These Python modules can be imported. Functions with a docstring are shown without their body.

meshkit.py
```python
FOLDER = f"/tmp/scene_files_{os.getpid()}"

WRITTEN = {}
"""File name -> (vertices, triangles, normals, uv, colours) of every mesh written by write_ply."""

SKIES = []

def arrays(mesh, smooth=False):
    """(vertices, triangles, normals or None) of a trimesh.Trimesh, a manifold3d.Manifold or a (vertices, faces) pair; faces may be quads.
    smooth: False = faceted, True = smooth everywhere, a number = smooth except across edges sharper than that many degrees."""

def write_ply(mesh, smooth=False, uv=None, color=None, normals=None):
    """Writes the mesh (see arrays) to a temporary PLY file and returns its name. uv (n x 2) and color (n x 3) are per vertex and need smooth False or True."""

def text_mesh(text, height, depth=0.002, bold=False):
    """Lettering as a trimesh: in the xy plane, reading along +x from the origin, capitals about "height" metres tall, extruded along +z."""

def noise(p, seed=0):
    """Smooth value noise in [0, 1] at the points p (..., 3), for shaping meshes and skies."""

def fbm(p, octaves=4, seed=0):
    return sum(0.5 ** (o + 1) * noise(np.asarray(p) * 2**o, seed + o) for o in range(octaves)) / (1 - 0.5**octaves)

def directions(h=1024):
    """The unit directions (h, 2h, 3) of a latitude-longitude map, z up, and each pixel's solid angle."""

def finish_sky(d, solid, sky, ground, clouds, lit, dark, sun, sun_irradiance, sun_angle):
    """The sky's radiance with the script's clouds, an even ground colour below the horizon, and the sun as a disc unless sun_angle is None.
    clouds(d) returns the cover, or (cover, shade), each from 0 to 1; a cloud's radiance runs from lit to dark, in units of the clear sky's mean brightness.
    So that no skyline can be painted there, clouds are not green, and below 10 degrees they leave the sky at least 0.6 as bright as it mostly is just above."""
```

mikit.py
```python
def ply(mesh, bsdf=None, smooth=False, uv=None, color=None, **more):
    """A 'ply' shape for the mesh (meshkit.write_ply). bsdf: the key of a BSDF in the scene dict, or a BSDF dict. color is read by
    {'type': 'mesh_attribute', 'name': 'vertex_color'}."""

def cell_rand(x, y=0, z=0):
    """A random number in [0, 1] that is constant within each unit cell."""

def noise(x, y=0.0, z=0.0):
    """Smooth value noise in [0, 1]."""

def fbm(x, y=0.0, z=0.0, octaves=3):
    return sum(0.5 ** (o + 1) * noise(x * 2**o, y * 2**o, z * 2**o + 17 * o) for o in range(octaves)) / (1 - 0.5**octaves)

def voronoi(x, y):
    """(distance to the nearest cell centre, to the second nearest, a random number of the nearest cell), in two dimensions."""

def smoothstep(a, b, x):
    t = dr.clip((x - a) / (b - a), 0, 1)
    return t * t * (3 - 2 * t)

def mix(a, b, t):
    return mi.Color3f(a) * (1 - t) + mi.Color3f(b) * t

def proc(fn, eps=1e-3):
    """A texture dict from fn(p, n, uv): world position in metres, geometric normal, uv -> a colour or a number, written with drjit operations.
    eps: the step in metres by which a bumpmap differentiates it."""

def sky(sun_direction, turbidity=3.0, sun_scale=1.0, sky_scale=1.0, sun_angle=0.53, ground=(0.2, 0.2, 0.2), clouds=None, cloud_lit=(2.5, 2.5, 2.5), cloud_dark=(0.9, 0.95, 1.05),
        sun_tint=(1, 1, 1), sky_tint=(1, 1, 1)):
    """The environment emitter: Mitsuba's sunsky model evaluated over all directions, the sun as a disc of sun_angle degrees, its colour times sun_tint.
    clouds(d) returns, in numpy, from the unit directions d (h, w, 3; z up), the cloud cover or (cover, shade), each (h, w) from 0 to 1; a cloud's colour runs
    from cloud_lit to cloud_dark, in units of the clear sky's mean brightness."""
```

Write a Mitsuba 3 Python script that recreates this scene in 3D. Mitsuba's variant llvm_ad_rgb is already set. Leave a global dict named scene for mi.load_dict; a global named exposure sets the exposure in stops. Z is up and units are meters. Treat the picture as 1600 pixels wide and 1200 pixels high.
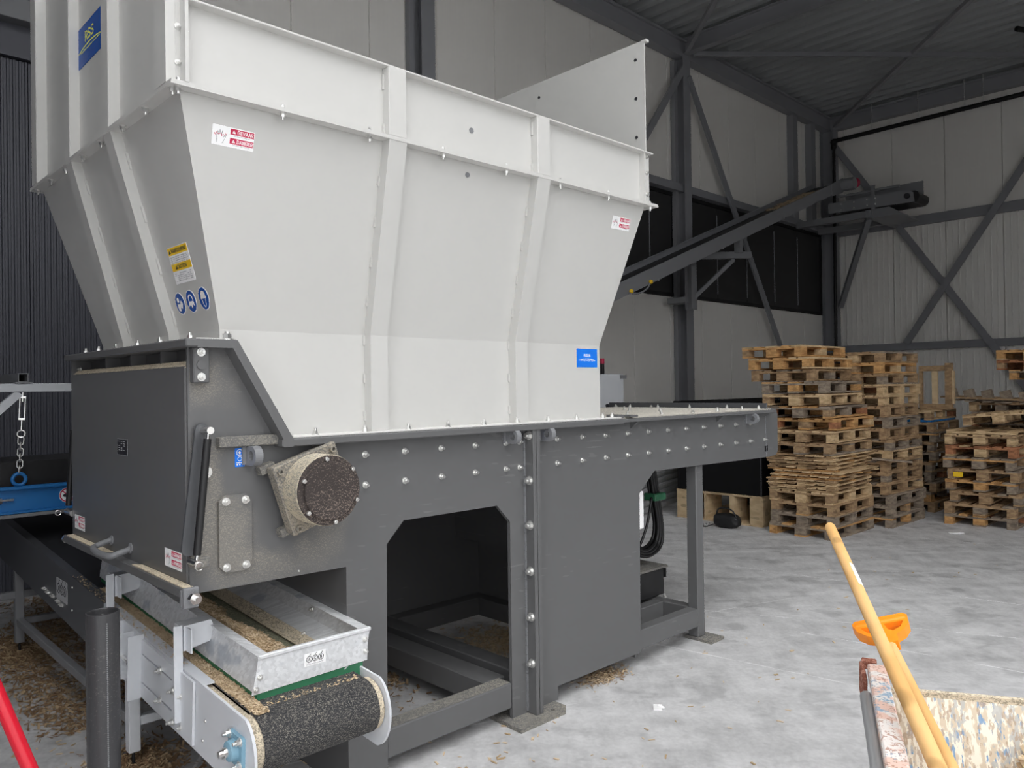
import math, random
import numpy as np
import trimesh
import mitsuba as mi
import drjit as dr
import mikit, meshkit
from mikit import proc, noise, fbm, voronoi, cell_rand, smoothstep, mix
from shapely.geometry import Polygon, Point, LineString, box as sbox
from shapely.ops import unary_union
from shapely import affinity

T = mi.ScalarTransform4f
scene, labels = {'type': 'scene'}, {}
rng = random.Random(7)
nrg = np.random.default_rng(11)

# ---------------------------------------------------------------- camera, sky, exposure
FPX, YAW, PITCH, ROLL, EYE = 1212.16, 0.80353, 0.0047548, -0.0137747, 1.65
fwd = np.array([math.cos(YAW) * math.cos(PITCH), math.sin(YAW) * math.cos(PITCH), math.sin(PITCH)])
rt0 = np.array([math.sin(YAW), -math.cos(YAW), 0.0])
up0 = np.cross(rt0, fwd)
upv = -math.sin(ROLL) * rt0 + math.cos(ROLL) * up0
scene['camera'] = {'type': 'perspective', 'fov_axis': 'x', 'fov': math.degrees(2 * math.atan(800 / FPX)), 'near_clip': 0.05, 'far_clip': 200.0,
                   'to_world': T().look_at(origin=[0, 0, EYE], target=[float(v) for v in (np.array([0, 0, EYE]) + fwd)], up=[float(v) for v in upv])}


def overcast(d):
    n = meshkit.fbm(d * np.array([3.0, 3.0, 6.0]) + 5.0, 4, 3)
    return np.ones(d.shape[:2]), np.clip(1.0 - np.clip(d[..., 2], 0, 1) + 0.35 * (n - 0.5), 0, 1)


scene['sky'] = mikit.sky((-0.35, -0.75, 0.6), turbidity=4.0, sun_scale=0.0, sky_scale=1.0, clouds=overcast, cloud_lit=(1.65, 1.65, 1.65), cloud_dark=(0.7, 0.71, 0.73), ground=(0.4, 0.4, 0.39))
exposure = 4.35

# ---------------------------------------------------------------- materials


def mat(key, color, rough=0.5, metallic=0.0, spec=0.5, bump=None, **more):
    def tex(c):
        return proc(c) if callable(c) else ({'type': 'rgb', 'value': list(c)} if isinstance(c, (tuple, list)) else c)
    b = {'type': 'principled', 'base_color': tex(color), 'roughness': proc(rough) if callable(rough) else rough, 'metallic': metallic, 'specular': spec, **more}
    if bump:
        b = {'type': 'bumpmap', 'arbitrary': proc(bump[0]), 'scale': bump[1], 'bsdf': b}
    scene[key] = {'type': 'twosided', 'bsdf': b}
    return key


def floor_color(p, n, uv):
    a = fbm(p.x * 0.8, p.y * 0.8, 0.0, 4)
    q1, q2 = p.x * 0.75 - p.y * 0.66, p.x * 0.66 + p.y * 0.75
    b = fbm(q1 * 3.5 + 1.5 * a, q2 * 9.0, 2.0, 4)
    b2 = fbm(q2 * 5.0, q1 * 13.0 + 2.0 * a, 6.0, 4)
    c = fbm(p.x * 60.0, p.y * 60.0, 4.0, 3)
    v = 0.49 + 0.14 * (a - 0.5) + 0.20 * (b - 0.5) + 0.16 * (b2 - 0.5) + 0.10 * (c - 0.5)
    # tyre and drag scratches: thin pale lines in a few directions
    s = mi.Float(0.0)
    for k, (ang, sc) in enumerate(((0.42, 0.9), (1.25, 0.7), (2.5, 0.8), (0.15, 0.6))):
        q = p.x * math.cos(ang) + p.y * math.sin(ang) + 0.10 * (noise(p.x * 0.6, p.y * 0.6, 9.0 + k) - 0.5)
        t = -p.x * math.sin(ang) + p.y * math.cos(ang)
        r = dr.abs(q * sc - dr.floor(q * sc) - (0.1 + 0.8 * cell_rand(dr.floor(q * sc), k))) / sc
        on = smoothstep(0.50, 0.70, noise(t * 0.28, dr.floor(q * sc) * 3.7, 20.0 + k))
        s += on * (1 - smoothstep(0.003, 0.011, r)) * smoothstep(0.35, 0.65, fbm(t * 9.0, q * 90.0, 3.0 + k, 2))
    v = v + 0.20 * dr.minimum(s, 1.0)
    dark = smoothstep(0.60, 0.72, fbm(q1 * 4.0, q2 * 6.5, 30.0, 4))
    v = v * (1 - 0.17 * dark)
    return mi.Color3f(v * 1.0, v * 1.0, v * 1.005)


mat('m_floor', floor_color, rough=0.62, spec=0.35)


def panel_color(p, n, uv):
    a = fbm(p.x * 0.7, p.y * 0.7, p.z * 0.5, 3)
    b = noise(p.x * 60.0, p.y * 60.0, p.z * 2.0)
    v = 0.76 + 0.04 * (a - 0.5) + 0.015 * (b - 0.5)
    return mi.Color3f(v, v * 0.975, v * 0.925)


mat('m_panel', panel_color, rough=0.5, spec=0.4)
mat('m_steel', (0.23, 0.235, 0.25), rough=0.5, spec=0.4)
mat('m_deck', (0.30, 0.312, 0.318), rough=0.38, spec=0.6)
mat('m_clad', (0.075, 0.078, 0.095), rough=0.45, spec=0.4)
mat('m_band', (0.034, 0.034, 0.035), rough=0.55, spec=0.3)
mat('m_black', (0.012, 0.012, 0.013), rough=0.5, spec=0.3)
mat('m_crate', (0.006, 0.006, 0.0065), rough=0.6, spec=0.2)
mat('m_light', (0.53, 0.527, 0.508), rough=0.38, spec=0.5)


def speck(p, f):
    return noise(p.x * f, p.y * f, p.z * f)


def dark_paint(p, n, uv):
    # anthracite paint; loose sawdust caught in ragged, grainy patches around the rotor end
    base = mi.Color3f(0.118, 0.119, 0.121) * (0.97 + 0.06 * fbm(p.x * 2.0, p.y * 2.0, p.z * 2.0, 2))
    patch = fbm(p.x * 3.6, p.y * 3.6, p.z * 2.6 + 4.0, 4) + 0.22 * smoothstep(1.75, 1.25, p.x)
    m = smoothstep(0.56, 0.74, patch) * smoothstep(1.85, 1.5, p.x) * smoothstep(0.85, 1.05, p.z) * smoothstep(1.80, 1.70, p.z)
    g = smoothstep(0.45, 0.75, speck(p, 520.0) * 0.6 + speck(p, 230.0) * 0.4)
    scr = smoothstep(0.80, 0.86, noise(p.x * 14.0 + p.z * 22.0, p.y * 8.0, p.z * 60.0)) * smoothstep(0.5, 0.7, noise(p.x * 3.0, p.y * 3.0, p.z * 3.0))
    c = mix(base, mi.Color3f(0.42, 0.375, 0.30), m * (0.16 + 0.42 * g))
    return mix(c, mi.Color3f(0.2, 0.2, 0.2), 0.35 * scr)


mat('m_dark', dark_paint, rough=0.42, spec=0.45)


def door_paint(p, n, uv):
    base = mi.Color3f(0.118, 0.119, 0.121) * (0.95 + 0.1 * fbm(p.x * 3.0, p.y * 3.0, p.z * 3.0, 2))
    smear = smoothstep(0.56, 0.66, fbm(p.y * 3.0 + 2.0, p.z * 2.2, 8.0, 4)) * smoothstep(1.5, 1.2, p.z)
    g = speck(p, 420.0)
    return mix(base, mi.Color3f(0.12, 0.118, 0.11), smear * (0.25 + 0.4 * g))


mat('m_trim', (0.118, 0.119, 0.121), rough=0.42, spec=0.45)
mat('m_door', door_paint, rough=0.42, spec=0.45)


def dusty(base, dust, lo, hi, f=430.0):
    def fn(p, n, uv):
        g = speck(p, f) * 0.55 + speck(p, f * 0.4) * 0.45
        return mix(mi.Color3f(*base), mi.Color3f(*dust), smoothstep(lo, hi, g + 0.25 * (fbm(p.x * 6.0, p.y * 6.0, p.z * 6.0, 2) - 0.5)))
    return fn


mat('m_dusty', dusty((0.14, 0.138, 0.135), (0.30, 0.28, 0.24), 0.36, 0.80), rough=0.7, spec=0.2)
mat('m_tan', dusty((0.30, 0.26, 0.2), (0.62, 0.54, 0.41), 0.25, 0.6), rough=0.9, spec=0.1)
mat('m_cap', dusty((0.05, 0.042, 0.04), (0.25, 0.20, 0.17), 0.50, 0.85, 480.0), rough=0.9, spec=0.15)
mat('m_housing', dusty((0.15, 0.148, 0.14), (0.34, 0.30, 0.24), 0.36, 0.66, 450.0), rough=0.7, spec=0.2)
mat('m_drum', dusty((0.26, 0.25, 0.22), (0.55, 0.48, 0.36), 0.30, 0.62, 450.0), rough=0.8, spec=0.15)
mat('m_tabletop', dusty((0.36, 0.345, 0.31), (0.50, 0.47, 0.41), 0.3, 0.7, 260.0), rough=0.75, spec=0.2)


def belt_color(p, n, uv):
    # black rubber; sawdust has settled on the stretch beside the tray, thinning out in a ragged grainy margin
    g = speck(p, 520.0) * 0.6 + speck(p, 240.0) * 0.4
    ragged = smoothstep(4.3, 3.3, p.y + 1.2 * (fbm(p.x * 7.0, p.y * 4.0, p.z * 7.0, 3) - 0.5))
    return mix(mi.Color3f(0.03, 0.031, 0.035), mi.Color3f(0.27, 0.25, 0.215), smoothstep(0.42, 0.90, g) * ragged)


mat('m_belt', belt_color, rough=0.75, spec=0.2)
mat('m_bolt', (0.72, 0.72, 0.70), rough=0.28, metallic=0.85)
mat('m_chrome', (0.80, 0.79, 0.77), rough=0.18, metallic=1.0)
mat('m_silver', (0.60, 0.62, 0.65), rough=0.38, spec=0.5)
mat('m_grey', (0.20, 0.205, 0.215), rough=0.45, spec=0.4)
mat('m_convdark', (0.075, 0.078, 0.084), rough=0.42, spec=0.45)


def galv(p, n, uv):
    d1, d2, r = voronoi((p.x + p.y * 0.7) * 95.0, (p.z + p.y * 0.35) * 95.0)
    v = 0.66 + 0.14 * (r - 0.5)
    c = mi.Color3f(v * 0.98, v, v * 1.02)
    st = smoothstep(0.62, 0.72, fbm(p.x * 9.0, p.y * 9.0, p.z * 9.0, 3))
    return mix(c, mi.Color3f(0.30, 0.34, 0.40), 0.55 * st)


mat('m_galv', galv, rough=0.42, metallic=0.15, spec=0.5)
mat('m_green', (0.035, 0.17, 0.085), rough=0.4)
mat('m_traygreen', dusty((0.17, 0.185, 0.13), (0.34, 0.31, 0.22), 0.35, 0.75), rough=0.7, spec=0.2)
mat('m_blue', (0.016, 0.155, 0.42), rough=0.38, spec=0.5)
mat('m_bearing', (0.20, 0.36, 0.46), rough=0.4)
mat('m_red', (0.62, 0.012, 0.03), rough=0.3)
mat('m_orange', (0.95, 0.29, 0.015), rough=0.4)
mat('m_white', (0.85, 0.85, 0.85), rough=0.5)
mat('m_ink', (0.02, 0.02, 0.025), rough=0.6)
mat('m_inkgrey', (0.35, 0.35, 0.36), rough=0.6)
mat('m_signred', (0.50, 0.018, 0.07), rough=0.5)
mat('m_signyellow', (0.85, 0.55, 0.02), rough=0.5)
mat('m_signblue', (0.01, 0.17, 0.72), rough=0.45)
mat('m_navy', (0.012, 0.075, 0.34), rough=0.45)
mat('m_logo', (0.72, 0.75, 0.14), rough=0.5)
mat('m_tag', (0.80, 0.80, 0.03), rough=0.5)
mat('m_rubber', (0.016, 0.016, 0.017), rough=0.45, spec=0.4)
mat('m_hose', (0.012, 0.012, 0.013), rough=0.35, spec=0.5)


def wood(a, b, f=26.0):
    def fn(p, n, uv):
        g = fbm(p.x * f * 0.35, p.y * f, p.z * f * 1.6, 3)
        k = smoothstep(0.72, 0.85, noise(p.x * 12.0, p.y * 12.0, p.z * 20.0))
        return mix(mix(mi.Color3f(*a), mi.Color3f(*b), smoothstep(0.3, 0.7, g)), mi.Color3f(*[v * 0.45 for v in b]), 0.5 * k)
    return fn


WOODS = [mat('m_wood_orange', wood((0.58, 0.34, 0.145), (0.42, 0.225, 0.09)), rough=0.75, spec=0.2),
         mat('m_wood_pale', wood((0.60, 0.44, 0.26), (0.46, 0.32, 0.175)), rough=0.75, spec=0.2),
         mat('m_wood_brown', wood((0.40, 0.27, 0.155), (0.27, 0.175, 0.10)), rough=0.8, spec=0.2),
         mat('m_wood_grey', wood((0.31, 0.25, 0.19), (0.20, 0.16, 0.125)), rough=0.85, spec=0.15),
         mat('m_wood_red', wood((0.40, 0.18, 0.09), (0.26, 0.115, 0.06)), rough=0.8, spec=0.2)]
mat('m_ply', wood((0.60, 0.46, 0.29), (0.50, 0.37, 0.22), 12.0), rough=0.7, spec=0.2)
mat('m_handle', wood((0.76, 0.47, 0.20), (0.66, 0.38, 0.14), 9.0), rough=0.5, spec=0.35)
CHIPS = [mat('m_chip_pale', (0.60, 0.48, 0.33), rough=0.85, spec=0.15), mat('m_chip_tan', (0.42, 0.31, 0.19), rough=0.85, spec=0.15), mat('m_chip_brown', (0.22, 0.14, 0.08), rough=0.9, spec=0.1)]
mat('m_scree', (0.10, 0.07, 0.045), rough=0.95, spec=0.1)


def peel(p, n, uv):
    # old bin: many coats of paint flaking down to wood-coloured primer and rust, in vertical drag marks
    q = p.x * 0.5 - p.y * 0.86
    a = fbm(q * 40.0, p.z * 11.0, p.x * 2.0, 4) * 0.58 + 0.42 * fbm(q * 180.0, p.z * 60.0, 5.0, 3)
    b = fbm(q * 130.0 + 7.0, p.z * 45.0, 3.0, 4)
    c = mix(mi.Color3f(0.55, 0.47, 0.36), mi.Color3f(0.74, 0.69, 0.58), smoothstep(0.42, 0.55, b))
    c = mix(c, mi.Color3f(0.09, 0.23, 0.43), 0.8 * smoothstep(0.56, 0.60, a + 0.12 * (b - 0.5)))
    c = mix(c, mi.Color3f(0.40, 0.41, 0.40), 0.8 * smoothstep(0.545, 0.58, 0.5 * fbm(q * 34.0 + 3.0, p.z * 14.0, 11.0, 4) + 0.5 * fbm(q * 150.0, p.z * 70.0, 1.0, 3)))
    return mix(c, mi.Color3f(0.36, 0.26, 0.18), 0.7 * smoothstep(0.62, 0.70, fbm(q * 130.0, p.z * 60.0, 17.0, 3)))


mat('m_peel', peel, rough=0.75, spec=0.25)


def rustpaint(p, n, uv):
    a = fbm(p.x * 40.0, p.y * 40.0, p.z * 40.0, 4)
    b = fbm(p.x * 190.0 + 5.0, p.y * 190.0, p.z * 190.0, 3)
    c = mix(mi.Color3f(0.64, 0.46, 0.39), mi.Color3f(0.66, 0.63, 0.60), smoothstep(0.42, 0.58, a))
    c = mix(c, mi.Color3f(0.36, 0.20, 0.15), 0.8 * smoothstep(0.56, 0.64, b))
    return mix(c, mi.Color3f(0.22, 0.36, 0.50), 0.8 * smoothstep(0.58, 0.64, 0.6 * fbm(p.x * 16.0, p.y * 16.0, 3.0, 3) + 0.4 * b))


mat('m_rustpaint', rustpaint, rough=0.75, spec=0.25)
mat('m_rust', dusty((0.20, 0.075, 0.05), (0.42, 0.22, 0.17), 0.4, 0.7, 240.0), rough=0.85, spec=0.15)
mat('m_alu', (0.50, 0.51, 0.52), rough=0.35, metallic=0.6)
mat('m_pole', dusty((0.045, 0.045, 0.048), (0.10, 0.095, 0.09), 0.62, 0.95, 300.0), rough=0.35, spec=0.5)

# ---------------------------------------------------------------- mesh helpers


def V(*a):
    return np.array(a, float)


def unit(v):
    v = np.asarray(v, float)
    return v / np.linalg.norm(v)


def cat(*ms):
    ms = [m for m in (ms[0] if len(ms) == 1 and isinstance(ms[0], (list, tuple)) else ms)]
    return trimesh.util.concatenate(ms)


def box(x0, x1, y0, y1, z0, z1, bev=0.0):
    x0, x1, y0, y1, z0, z1 = min(x0, x1), max(x0, x1), min(y0, y1), max(y0, y1), min(z0, z1), max(z0, z1)
    if bev <= 0:
        m = trimesh.creation.box((x1 - x0, y1 - y0, z1 - z0))
        m.apply_translation(((x0 + x1) / 2, (y0 + y1) / 2, (z0 + z1) / 2))
        return m
    b = min(bev, 0.3 * min(x1 - x0, y1 - y0, z1 - z0))
    pts = []
    for sx in (0, 1):
        for sy in (0, 1):
            for sz in (0, 1):
                c = V(x1 if sx else x0, y1 if sy else y0, z1 if sz else z0)
                d = V(-1 if sx else 1, -1 if sy else 1, -1 if sz else 1) * b
                for k in range(3):
                    q = c + d
                    q[k] = c[k]
                    pts.append(q)
    return trimesh.convex.convex_hull(np.array(pts))


def frame(O, u, v):
    """4x4 with columns u, v, u x v, O"""
    u, v = unit(u), np.asarray(v, float)
    n = unit(np.cross(u, v))
    v = np.cross(n, u)
    M = np.eye(4)
    M[:3, 0], M[:3, 1], M[:3, 2], M[:3, 3] = u, v, n, O
    return M


def moved(m, M):
    m = m.copy()
    m.apply_transform(M)
    return m


def obar(p0, p1, w, h, up=(0, 0, 1), bev=0.0):
    """bar from p0 to p1, w across (level), h along up"""
    p0, p1 = V(*p0), V(*p1)
    L = np.linalg.norm(p1 - p0)
    d = (p1 - p0) / L
    s = np.cross(up, d)
    if np.linalg.norm(s) < 1e-6:
        s = V(1, 0, 0)
    return moved(box(0, L, -w / 2, w / 2, -h / 2, h / 2, bev), frame(p0, d, s))


def cyl(p0, p1, r, n=20, r1=None):
    p0, p1 = V(*p0), V(*p1)
    L = np.linalg.norm(p1 - p0)
    r1 = r if r1 is None else r1
    m = trimesh.creation.revolve(np.array([[0, 0], [r, 0], [r1, L], [0, L]]), sections=n)
    d = (p1 - p0) / L
    a = V(1, 0, 0) if abs(d[0]) < 0.9 else V(0, 1, 0)
    u = unit(np.cross(a, d))
    return moved(m, frame(p0, u, np.cross(d, u)))


def lathe(prof, O, axis, n=32):
    d = unit(axis)
    a = V(0, 0, 1) if abs(d[2]) < 0.9 else V(1, 0, 0)
    u = unit(np.cross(a, d))
    return moved(trimesh.creation.revolve(np.array(prof, float), sections=n), frame(V(*O), u, np.cross(d, u)))


def extr(poly, depth):
    gs = getattr(poly, 'geoms', [poly])
    return cat([trimesh.creation.extrude_polygon(g, depth, engine='earcut') for g in gs])


def prism_xz(pts, y0, y1):
    p = pts if hasattr(pts, 'area') else Polygon(pts)
    return moved(extr(p, y1 - y0), frame((0, y1, 0), (1, 0, 0), (0, 0, 1)))     # normal of the frame is -y


def prism_yz(pts, x0, x1):
    p = pts if hasattr(pts, 'area') else Polygon(pts)
    return moved(extr(p, x1 - x0), frame((x0, 0, 0), (0, 1, 0), (0, 0, 1)))     # normal of the frame is +x


def prism_xy(pts, z0, z1):
    p = pts if hasattr(pts, 'area') else Polygon(pts)
    m = extr(p, z1 - z0)
    m.apply_translation((0, 0, z0))
    return m


def tube(pts, r, n=10, closed=False):
    pts = [V(*p) for p in pts]
    N = len(pts)
    V_, F_ = [], []
    ref = None
    for i, p in enumerate(pts):
        if closed:
            d = unit(pts[(i + 1) % N] - pts[i - 1])
        else:
            d = unit(pts[min(i + 1, N - 1)] - pts[max(i - 1, 0)])
        if ref is None:
            a = V(0, 0, 1) if abs(d[2]) < 0.9 else V(1, 0, 0)
            ref = unit(np.cross(d, a))
        ref = unit(ref - d * np.dot(ref, d))
        b = np.cross(d, ref)
        for k in range(n):
            t = 2 * math.pi * k / n
            V_.append(p + r * (math.cos(t) * ref + math.sin(t) * b))
    rings = N if closed else N - 1
    for i in range(rings):
        for k in range(n):
            a, b = i * n + k, i * n + (k + 1) % n
            c, d = ((i + 1) % N) * n + k, ((i + 1) % N) * n + (k + 1) % n
            F_ += [[a, b, d], [a, d, c]]
    if not closed:
        for s, rev in ((0, True), ((N - 1) * n, False)):
            for k in range(1, n - 1):
                f = [s, s + k, s + k + 1]
                F_.append(f[::-1] if rev else f)
    return trimesh.Trimesh(np.array(V_), np.array(F_), process=False)


def curve(pts, n=24):
    """Catmull-Rom through pts"""
    P = [V(*p) for p in pts]
    P = [2 * P[0] - P[1]] + P + [2 * P[-1] - P[-2]]
    out = []
    for i in range(1, len(P) - 2):
        for t in np.linspace(0, 1, n, endpoint=False):
            a, b, c, d = P[i - 1], P[i], P[i + 1], P[i + 2]
            out.append(0.5 * (2 * b + (c - a) * t + (2 * a - 5 * b + 4 * c - d) * t * t + (3 * b - a - 3 * c + d) * t ** 3))
    return out + [P[-2]]


def quadplate(q, th):
    """plate from four corner points (counter-clockwise seen from outside), thickness th inwards"""
    q = [V(*p) for p in q]
    n = unit(np.cross(q[1] - q[0], q[3] - q[0]))
    return trimesh.convex.convex_hull(np.array(q + [p - n * th for p in q]))


_keys = {}


def numbered(key):
    k = _keys.get(key, 0)
    _keys[key] = k + 1
    return key if k == 0 else '%s_%03d' % (key, k)


def thing(name, label, category, group=None, kind=None):
    key = numbered(name)
    labels[key] = {'label': label, 'category': category}
    if group:
        labels[key]['group'] = group
    if kind:
        labels[key]['kind'] = kind
    return key


def part(parent, name, mesh, m, smooth=False, label=None, kind=None, to_world=None):
    key = numbered(parent + '__' + name)
    d = dict(mesh) if isinstance(mesh, dict) else mikit.ply(mesh, m, smooth)
    if isinstance(mesh, dict) and m:
        d['bsdf'] = {'type': 'ref', 'id': m}
    if to_world is not None:
        d['to_world'] = T(np.asarray(to_world)) if not isinstance(to_world, T) else to_world
    scene[key] = d
    if label or kind:
        labels[key] = {}
        if label:
            labels[key]['label'] = label
        if kind:
            labels[key]['kind'] = kind
    return key


def single(name, mesh, m, label, category, group=None, kind=None, smooth=False):
    key = thing(name, label, category, group, kind)
    scene[key] = mikit.ply(mesh, m, smooth)
    return key


def struct(name, mesh, m, label=None, smooth=False, category=None):
    key = numbered(name)
    if mesh is not None:
        scene[key] = mikit.ply(mesh, m, smooth)
    labels[key] = {'kind': 'structure'}
    if label:
        labels[key]['label'] = label
    if category:
        labels[key]['category'] = category
    return key


def hexbolt(r, h, stud=0.0, washer=True):
    ms = [trimesh.creation.cylinder(r, h, sections=6)]
    ms[0].apply_translation((0, 0, h / 2 + 0.003))
    if washer:
        w = trimesh.creation.cylinder(r * 1.45, 0.004, sections=16)
        w.apply_translation((0, 0, 0.001))
        ms.append(w)
    if stud:
        s = trimesh.creation.cylinder(r * 0.55, stud, sections=10)
        s.apply_translation((0, 0, h + stud / 2))
        ms.append(s)
    return cat(ms)


BOLT = mikit.ply(hexbolt(0.0105, 0.012, 0.014), 'm_bolt')
BOLT_S = mikit.ply(hexbolt(0.0075, 0.008, 0.008), 'm_bolt')
BOLT_L = mikit.ply(hexbolt(0.016, 0.018, 0.012), 'm_bolt')
RIVET = mikit.ply(trimesh.creation.icosphere(1, 0.006), 'm_bolt')


def bolt(parent, p, nrm, ply=None, name='bolt'):
    n = unit(nrm)
    a = V(0, 0, 1) if abs(n[2]) < 0.9 else V(1, 0, 0)
    u = unit(np.cross(a, n))
    spin = rng.uniform(0, 1)
    u = u * math.cos(spin) + np.cross(n, u) * math.sin(spin)
    return part(parent, name, ply or BOLT, None, to_world=frame(p, u, np.cross(n, u)))


# decals: flat printed stickers, real thin sheets with raised ink a fraction of a millimetre thick


class Decal:
    def __init__(self, parent, name, O, u, v, outline, m, label=None, th=0.0012):
        self.M = frame(O, u, v)
        self.key = part(parent, name, moved(extr(outline, th), self.M), m, label=label)
        self.th = th
        self.ink = {}

    def add(self, shape, m, lift=0.0):
        if hasattr(shape, 'area') and hasattr(shape, 'geom_type'):
            if shape.is_empty:
                return
            shape = extr(shape, 0.0006)
        shape = shape.copy()
        shape.apply_translation((0, 0, self.th + lift - 0.0001))
        self.ink.setdefault(m, []).append(shape)

    def text(self, s, h, cx, cy, m, width=None, bold=True, slant=0.0, lift=0.0):
        t = meshkit.text_mesh(s, h, 0.0006, bold)
        b = t.bounds
        t.apply_translation((-(b[0][0] + b[1][0]) / 2, -(b[0][1] + b[1][1]) / 2, 0))
        sx = width / (b[1][0] - b[0][0]) if width else 1.0
        M = np.eye(4)
        M[0, 0], M[0, 1], M[0, 3], M[1, 3] = sx, slant, cx, cy
        t.apply_transform(M)
        self.add(t, m, lift)

    def done(self, names=None):
        for m, ms in self.ink.items():
            part(self.key, (names or {}).get(m, 'print'), moved(cat(ms), self.M), m)


def line(pts, w):
    return LineString(pts).buffer(w / 2, cap_style=1)


def tri(cx, cy, s):
    return Polygon([(cx - s / 2, cy - s * 0.43), (cx + s / 2, cy - s * 0.43), (cx, cy + s * 0.43)])


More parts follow.
